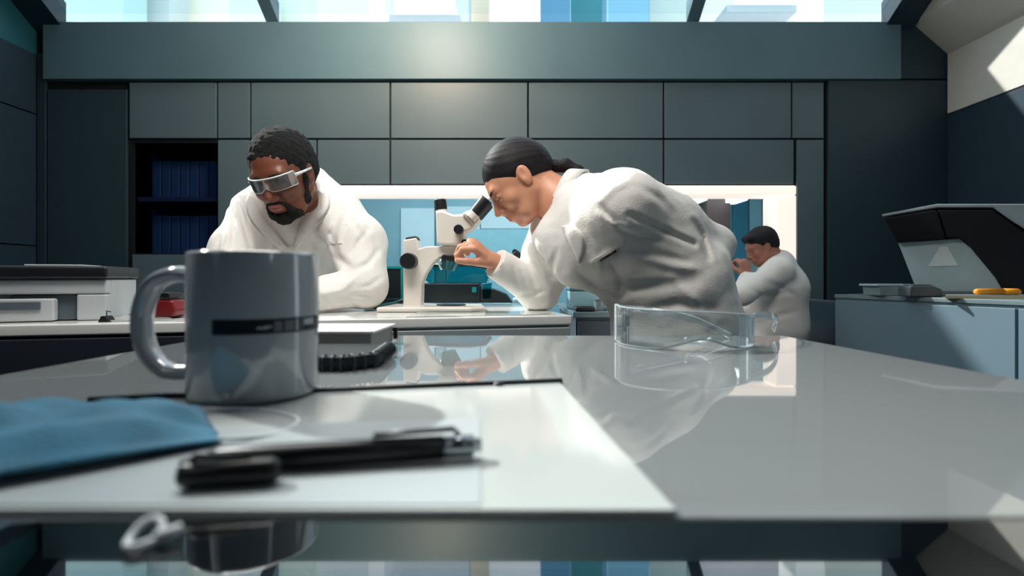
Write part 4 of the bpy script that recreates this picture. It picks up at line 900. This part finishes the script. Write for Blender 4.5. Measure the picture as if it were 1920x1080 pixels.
    shoe(t, (-.88, 2.16, 0), (-.1, -1)); shoe(t, (-.64, 2.20, 0), (.1, -1))
    return t
def gy(x): return .112-.030*(x/.068)**2-.018*(x/.068)**4
def goggle_strip(H):
    vs = []; fs = []; X = np.linspace(-.070, .070, 25); th = .0012
    for x in X:
        nb = .010*math.exp(-(x/.012)**2)
        for dy in (0, th):
            vs.append(H.w(x, gy(x)+dy, -.017+nb)); vs.append(H.w(x, gy(x)+dy, .020))
    for i in range(len(X)-1):
        k = i*4; fs += [(k, k+1, k+5, k+4), (k+2, k+6, k+7, k+3), (k+1, k+3, k+7, k+5), (k, k+4, k+6, k+2)]
    fs += [(0, 2, 3, 1), (len(X)*4-4, len(X)*4-3, len(X)*4-1, len(X)*4-2)]
    return vs, fs
# ================================================================ woman at the microscope
def build_woman():
    t = thing('person', 'woman with dark ponytail in white lab coat bending over the microscope', 'person', (.46, 1.40, 0))
    m_skin = mat('skin_light', (208, 148, 118), .42, var=.05, scale=25, bump=.04, bscale=400, sss=.10)
    m_lip = mat('lips_rose', (190, 100, 96), .4); m_hair = mat('hair_dark', (24, 20, 23), .6, bump=.12, bscale=260, var=.3, scale=60, spec=.3)
    D = 1.45
    f = Vector((-.72, -.08, -.69)); u = Vector((-.69, 0, .72))
    H = Head(P(973, 337, D), f, u, .93)
    neck = P(1062, 388, 1.44); sN = P(1168, 388, 1.24); sF = P(1050, 418, 1.50)
    elF = P(1010, 545, 1.47); wrF = P(928, 492, 1.405)
    elN = P(1340, 460, 1.42); wrN = P(1300, 545, 1.27)
    c1, c2, c3 = P(1130, 440, 1.37), P(1205, 500, 1.38), P(1262, 585, 1.40)
    hip = Vector((.43, 1.41, .82))
    G = Grid((-.19, 1.10, .72), (.70, 1.66, 1.42), .0032)
    G.chain([neck, c1, c2, c3, hip], [.07, .105, .10, .125, .12], k=.05)
    G.cone(sN, c1, .055, .08, k=.03); G.cone(sF, c1, .05, .08, k=.03)
    G.cone(sF, elF, .044, .038, k=.01); G.cone(elF, wrF, .036, .024, k=.01)
    G.cone(sN, elN, .045, .038, k=.01); G.cone(elN, wrN, .036, .025, k=.01)
    G.cone(H.w(0, -.035, -.05), neck, .050, .058, k=.03)
    wd = (P(884, 456, 1.375)-wrF)
    hand_prims(G, wrF, wd, (-.50, .30, -.80), 1, curl=(46, 54, 60, 64), thumb=26, L=.94, tcurl=16, spread=3)
    hand_prims(G, wrN, (-.4, -.1, -.8), (.2, 1, 0), 1, curl=(10, 12, 14, 16), L=.9)
    head_prims(G, H, True)
    me = G.mesh('body')
    region_mat(me, H, [m_skin, m_lip], lambda x, y, z: ((np.abs(x) < .019-.25*np.abs(z+.064)) & (y > .090) & (z > -.0740) & (y < .125) & (z < -.0550)))
    link('body', me, None, t)
    Gh = Grid(np.array(H.c)-.2, np.array(H.c)+.2, .0025)
    H.e(Gh, (0, -.012, .034), (.080, .099, .087), k=.0); H.e(Gh, (0, -.066, .002), (.062, .048, .056), k=.03)
    H.e(Gh, (0, .106, -.020), (.074, .072, .068), k=.008, op='sub'); H.e(Gh, (0, .05, -.095), (.095, .095, .075), k=.008, op='sub')
    for s_ in (-1, 1): H.e(Gh, (s_*.083, -.004, -.012), (.03, .019, .030), k=.004, op='sub')
    ca, cb2 = H.w(0, -.10, -.005), H.w(0, .03, .10)
    Gh.warp(lambda x, y, z: .0003*np.sin(260*np.sqrt((x-ca[0])**2+(y-ca[1])**2*.2+(z-ca[2])**2)*.35+np.arctan2(y-ca[1], (z-ca[2])+.001)*26))
    link('hair', Gh.mesh('hair'), m_hair, t)
    tie = P(1028, 312, 1.46)
    q0 = Vector(H.w(0, -.085, .0)); Gp = Grid(np.array((.03, 1.36, 1.16)), np.array((.24, 1.56, 1.36)), .0025)
    Gp.chain([q0, P(1030, 312, 1.46), P(1060, 310, 1.45), P(1085, 320, 1.44), P(1092, 332, 1.42)], [.026, .017, .018, .013, .004], k=.008)
    Gp.warp(lambda x, y, z: .0008*np.sin(900*z+300*y)+.0008*np.sin(1100*y))
    pt = link('ponytail', Gp.mesh('ponytail'), m_hair, t)
    r0 = P(1031, 312, 1.46); dr = (P(1060, 310, 1.45)-P(1028, 312, 1.46)).normalized(); ux = dr.orthogonal().normalized(); uy = dr.cross(ux)
    MB().tube([r0+(ux*math.cos(a)+uy*math.sin(a))*.0185 for a in [2*math.pi*i/20 for i in range(20)]], .0035, 8, closed=True).obj('hair_tie', mat('tie_grey', (150, 150, 155), .6), pt, smooth=True)
    brows(me, H, m_hair, t, .0018, .0175, .004, True)
    # coat
    G = Grid((-.10, 1.04, .40), (.70, 1.74, 1.34), .005)
    G.chain([P(1085, 385, 1.43), P(1135, 432, 1.38), P(1205, 470, 1.37), P(1258, 545, 1.38), P(1272, 640, 1.40), (.44, 1.42, .40)], [.078, .138, .140, .140, .158, .205], k=.06)
    G.cone(sN, sF, .068, .062, k=.05); G.cone(P(1168, 380, 1.26), P(1225, 440, 1.36), .075, .105, k=.05)
    G.chain([sN, (sN+elN)/2+Vector((0, 0, .012)), elN], [.074, .064, .048], k=.025); G.chain([elN, P(1322, 500, 1.32), wrN], [.047, .046, .042], k=.03)
    G.chain([sF, (sF+elF)/2+Vector((.0, -.01, 0)), elF], [.078, .072, .058], k=.035); G.cone(elF, wrF, .053, .040, k=.02)
    G.cone(P(1040, 450, 1.38), P(1075, 500, 1.36), .055, .05, k=.04)
    for pts, w_, am in ((((1180, 402), (1230, 425), (1302, 458)), 6, .016), (((1160, 428), (1192, 445), (1240, 452)), 6, .008), (((1128, 385), (1142, 405), (1165, 430)), 6, .009), (((1302, 415), (1318, 445), (1330, 485)), 6, .012),
                        (((1125, 548), (1190, 540), (1300, 528)), 12, .010), (((1085, 510), (1120, 535), (1170, 556)), 9, .008), (((1000, 495), (1010, 515), (1022, 540)), 5, .009), (((982, 500), (990, 520), (1000, 548)), 5, -.008), (((962, 498), (966, 515), (974, 540)), 5, .007),
                        (((1045, 470), (1036, 495), (1030, 520)), 6, .007), (((1120, 400), (1150, 420), (1180, 428)), 7, -.007), (((1200, 480), (1260, 500), (1310, 505)), 9, -.008), (((1180, 470), (1240, 478), (1290, 490)), 7, .006), (((1220, 580), (1270, 570), (1340, 580)), 10, .008),
                        (((1200, 350), (1240, 375), (1262, 400)), 8, .006), (((1180, 340), (1150, 352), (1128, 375)), 8, -.006), (((1260, 520), (1300, 560), (1330, 610)), 10, -.008), (((940, 500), (945, 518), (942, 535)), 4, .005), (((1025, 545), (1000, 552), (975, 552)), 5, .005),
                        (((1150, 500), (1165, 530), (1160, 560)), 8, .005), (((1100, 440), (1118, 470), (1125, 510)), 7, -.005)):
        crease(G, pts, w_, am, 1.50)
    G.warp(folds(.0036, 12, 20)); G.warp(folds(.0016, 4, 50))
    for a_, b_, r0_, r1_ in ((sF, elF, .052, .046), (elF, wrF, .044, .034), (sN, elN, .052, .044), (elN, wrN, .043, .036), (c1, c2, .112, .108), (c2, c3, .108, .130)): G.cone(a_, b_, r0_, r1_, k=.012)
    G.cone(H.w(0, -.03, -.045), P(1044, 385, 1.425), .056, .052, k=.008, op='sub')
    G.cut_near(wrF, wrF-elF, .075)
    G.plane((0, 0, .46), (0, 0, -1))
    cm = G.mesh('lab_coat'); c = link('lab_coat', cm, m_coat, t); S = Surf(cm)
    # standing collar round the neck
    ax_ = (P(1096, 372, 1.43)-P(1040, 348, 1.455)).normalized(); cc = P(1066, 366, 1.435); e1 = Vector((-.25, 0, -1)); e1 = (e1-ax_*e1.dot(ax_)).normalized(); e2 = ax_.cross(e1)
    vs = []; fs = []; N = 40
    for i in range(N+1):
        a_ = math.radians(24+(360-48)*i/N); rd_ = e1*math.cos(a_)+e2*math.sin(a_); wv = .0015*math.sin(5*a_)
        for off, r_ in ((-.021, .0640), (-.021, .0685), (.020, .0830), (.020, .0745)): vs.append(cc+ax_*off+rd_*(r_+wv))
    for i in range(N): k = i*4; fs += [(k+j, k+(j+1) % 4, k+4+(j+1) % 4, k+4+j) for j in range(4)]
    fs += [(0, 1, 2, 3), (N*4, N*4+3, N*4+2, N*4+1)]
    MB().add(vs, fs).obj('collar', m_coat, c, smooth=True)
    laid(S, [(1070, 420), (1090, 438), (1095, 465), (1087, 494)], [(1052, 424), (1060, 442), (1073, 468), (1083, 492)], .002, .003, back=1.5).obj('lapel', m_coat, c, smooth=True)
    laid(S, [(1106, 492), (1168, 452)], [(1108, 497), (1171, 457)], .002, .0025, n=8, m=1, bulge=0).obj('pocket_hem', m_coat, c)
    pa, pb = S.at(1126, 489, .005), S.at(1160, 467, .005)
    pp_ = thing('pocket_pen', 'thin dark pen in the chest pocket of the bending woman', 'pen', tuple((pa+pb)/2)); MB().tube([pa, pa.lerp(pb, .9)], .0026, 8).obj('barrel', m_blk, pp_, smooth=True); MB().tube([pa.lerp(pb, .9), pb], [.0026, .0018], 8).obj('tip', m_sil, pp_, smooth=True)
    legs(t, [(.375, 1.41, .78), (.495, 1.41, .78)], [(.38, 1.44, 0), (.56, 1.38, 0)]); shoe(t, (.38, 1.44, 0), (-1, 0)); shoe(t, (.56, 1.38, 0), (-1, -.1))
    return t, c

# ================================================================ seated man in the back
def build_seated():
    t = thing('person', 'seated man in white lab coat with short dark hair, by the glowing window frame', 'person', (1.38, 2.95, 0))
    m_skin = mat('skin_tan', (176, 122, 102), .5, var=.05, sss=.08); m_hair = mat('hair_brown_black', (22, 20, 26), .7, bump=.4, bscale=200)
    D = 2.9
    H = Head(P(1428, 462, D), (-.86, .02, -.40), (-.36, 0, .92), .81)
    neck = P(1450, 496, D); ch = P(1458, 540, D); hip = Vector((1.46, 2.98, .58))
    sN, elN, wrN = P(1460, 508, 2.80), P(1392, 552, 2.72), P(1402, 520, 2.80)
    sF, elF, wrF = P(1452, 508, 3.04), P(1400, 585, 3.02), P(1384, 592, 2.98)
    G = Grid((.98, 2.55, .45), (1.75, 3.25, 1.36), .005)
    G.chain([neck, ch, hip], [.06, .10, .11], k=.05); G.cone(H.w(0, -.03, -.05), neck, .054, .06, k=.03)
    for a, b, c_ in ((sN, elN, wrN), (sF, elF, wrF)): G.cone(a, b, .046, .038, k=.01); G.cone(b, c_, .036, .026, k=.01)
    hand_prims(G, wrN, (-.1, .2, .8), (-.3, .9, 0), 1, curl=(50, 55, 60, 60)); hand_prims(G, wrF, (-1, 0, -.1), (0, 0, -1), 1, curl=(30, 30, 30, 30))
    head_prims(G, H)
    me = G.mesh('body'); link('body', me, m_skin, t)
    Gh = Grid(np.array(H.c)-.17, np.array(H.c)+.17, .004)
    H.e(Gh, (0, -.020, .045), (.086, .102, .088), k=.0); H.e(Gh, (0, -.060, .0), (.076, .055, .065), k=.02); H.co(Gh, (-.04, .07, .085), (.04, .07, .085), .02, k=.03)
    H.e(Gh, (0, .115, .010), (.072, .062, .058), k=.01, op='sub'); H.e(Gh, (0, .05, -.10), (.09, .09, .075), k=.01, op='sub')
    for s_ in (-1, 1): H.e(Gh, (s_*.085, -.004, -.012), (.03, .02, .03), k=.006, op='sub')
    Gh.warp(folds(.004, 9, 120)); link('hair', Gh.mesh('hair'), m_hair, t)
    G = Grid((1.0, 2.5, .30), (1.80, 3.35, 1.24), .008)
    G.chain([P(1462, 496, 2.92), P(1464, 540, 2.92), P(1460, 610, 2.93), (1.46, 2.98, .60)], [.080, .128, .140, .170], k=.06)
    G.cone(sN, sF, .072, k=.04)
    for a, b, c_ in ((sN, elN, wrN), (sF, elF, wrF)): G.cone(a, b, .072, .058, k=.03); G.cone(b, c_, .054, .042, k=.02)
    G.chain([(1.46, 2.98, .56), (1.18, 2.96, .56), (1.14, 2.96, .40)], [.155, .13, .13], k=.05)
    G.warp(folds(.006, 21, 20))
    for a, b, c_ in ((sN, elN, wrN), (sF, elF, wrF)): G.cone(a, b, .054, .046, k=.01); G.cone(b, c_, .044, .034, k=.01)
    G.chain([P(1455, 500, 2.9), ch, hip], [.085, .128, .138], k=.03)
    for pts, w_, am in ((((1420, 560), (1450, 552), (1485, 548)), 5, .010), (((1440, 530), (1470, 540), (1495, 560)), 5, .010), (((1405, 540), (1425, 552), (1440, 556)), 4, .006), (((1440, 600), (1465, 590), (1490, 585)), 6, .010)): crease(G, pts, w_, am, 3.0)
    G.cone(H.w(0, -.02, -.05), H.w(0, .05, -.14), .056, k=.012, op='sub'); G.cut_near(wrN, wrN-elN, .07); G.cut_near(wrF, wrF-elF, .07)
    link('lab_coat', G.mesh('lab_coat'), m_coat, t)
    Gt = Grid((.92, 2.70, .03), (1.62, 3.22, .66), .01)
    for y in (2.86, 3.06): Gt.chain([(1.42, y, .54), (1.08, y, .52), (1.06, y, .12)], [.10, .075, .055], k=.02)
    link('trousers', Gt.mesh('trousers'), m_trou, t)
    for y in (2.86, 3.06): shoe(t, (1.06, y, 0.0), (-1, 0))
    return t
def build_chair():
    m_ch = mat('chair_navy', (20, 32, 50), .5); m_cb = mat('chair_base', (40, 44, 50), .35, metal=.5)
    t = thing('office_chair', 'dark navy office chair under the seated man by the panel wall', 'chair', (1.50, 2.98, 0))
    G = Grid((1.20, 2.62, .30), (1.95, 3.34, 1.0), .01)
    G.cone((1.40, 2.90, .375), (1.56, 3.06, .375), .20, k=.03, flat=((0, 0, 1), 5)); link('seat', G.mesh('seat'), m_ch, t)
    G = Grid((1.50, 2.6, .40), (1.95, 3.36, 1.0), .008)
    G.cone((1.745, 2.86, .68), (1.745, 3.10, .68), .185, k=.03, flat=((1, 0, 0), 6)); link('backrest', G.mesh('backrest'), m_ch, t)
    MB().tube([(1.56, 2.98, .345), (1.74, 2.98, .35), (1.765, 2.98, .62)], .014, 10).obj('back_bracket', m_cb, t, smooth=True)
    MB().cyl((1.48, 2.98, .09), (1.48, 2.98, .34), .028).obj('gas_column', m_cb, t)
    for k in range(5):
        a = 2*math.pi*k/5+.3; v = Vector((math.cos(a), math.sin(a), 0)); c0 = Vector((1.48, 2.98, .10))
        l = MB().tube([c0, c0+v*.28-Vector((0, 0, .03))], [.022, .014], 10).obj('leg', m_cb, t, smooth=True)
        MB().cyl(c0+v*.27+v.cross(up)*.02-Vector((0, 0, .072)), c0+v*.27-v.cross(up)*.02-Vector((0, 0, .072)), .028, n=16).obj('castor', m_cb, l)
build_man()
wom, wcoat = build_woman()
build_seated()
build_chair()
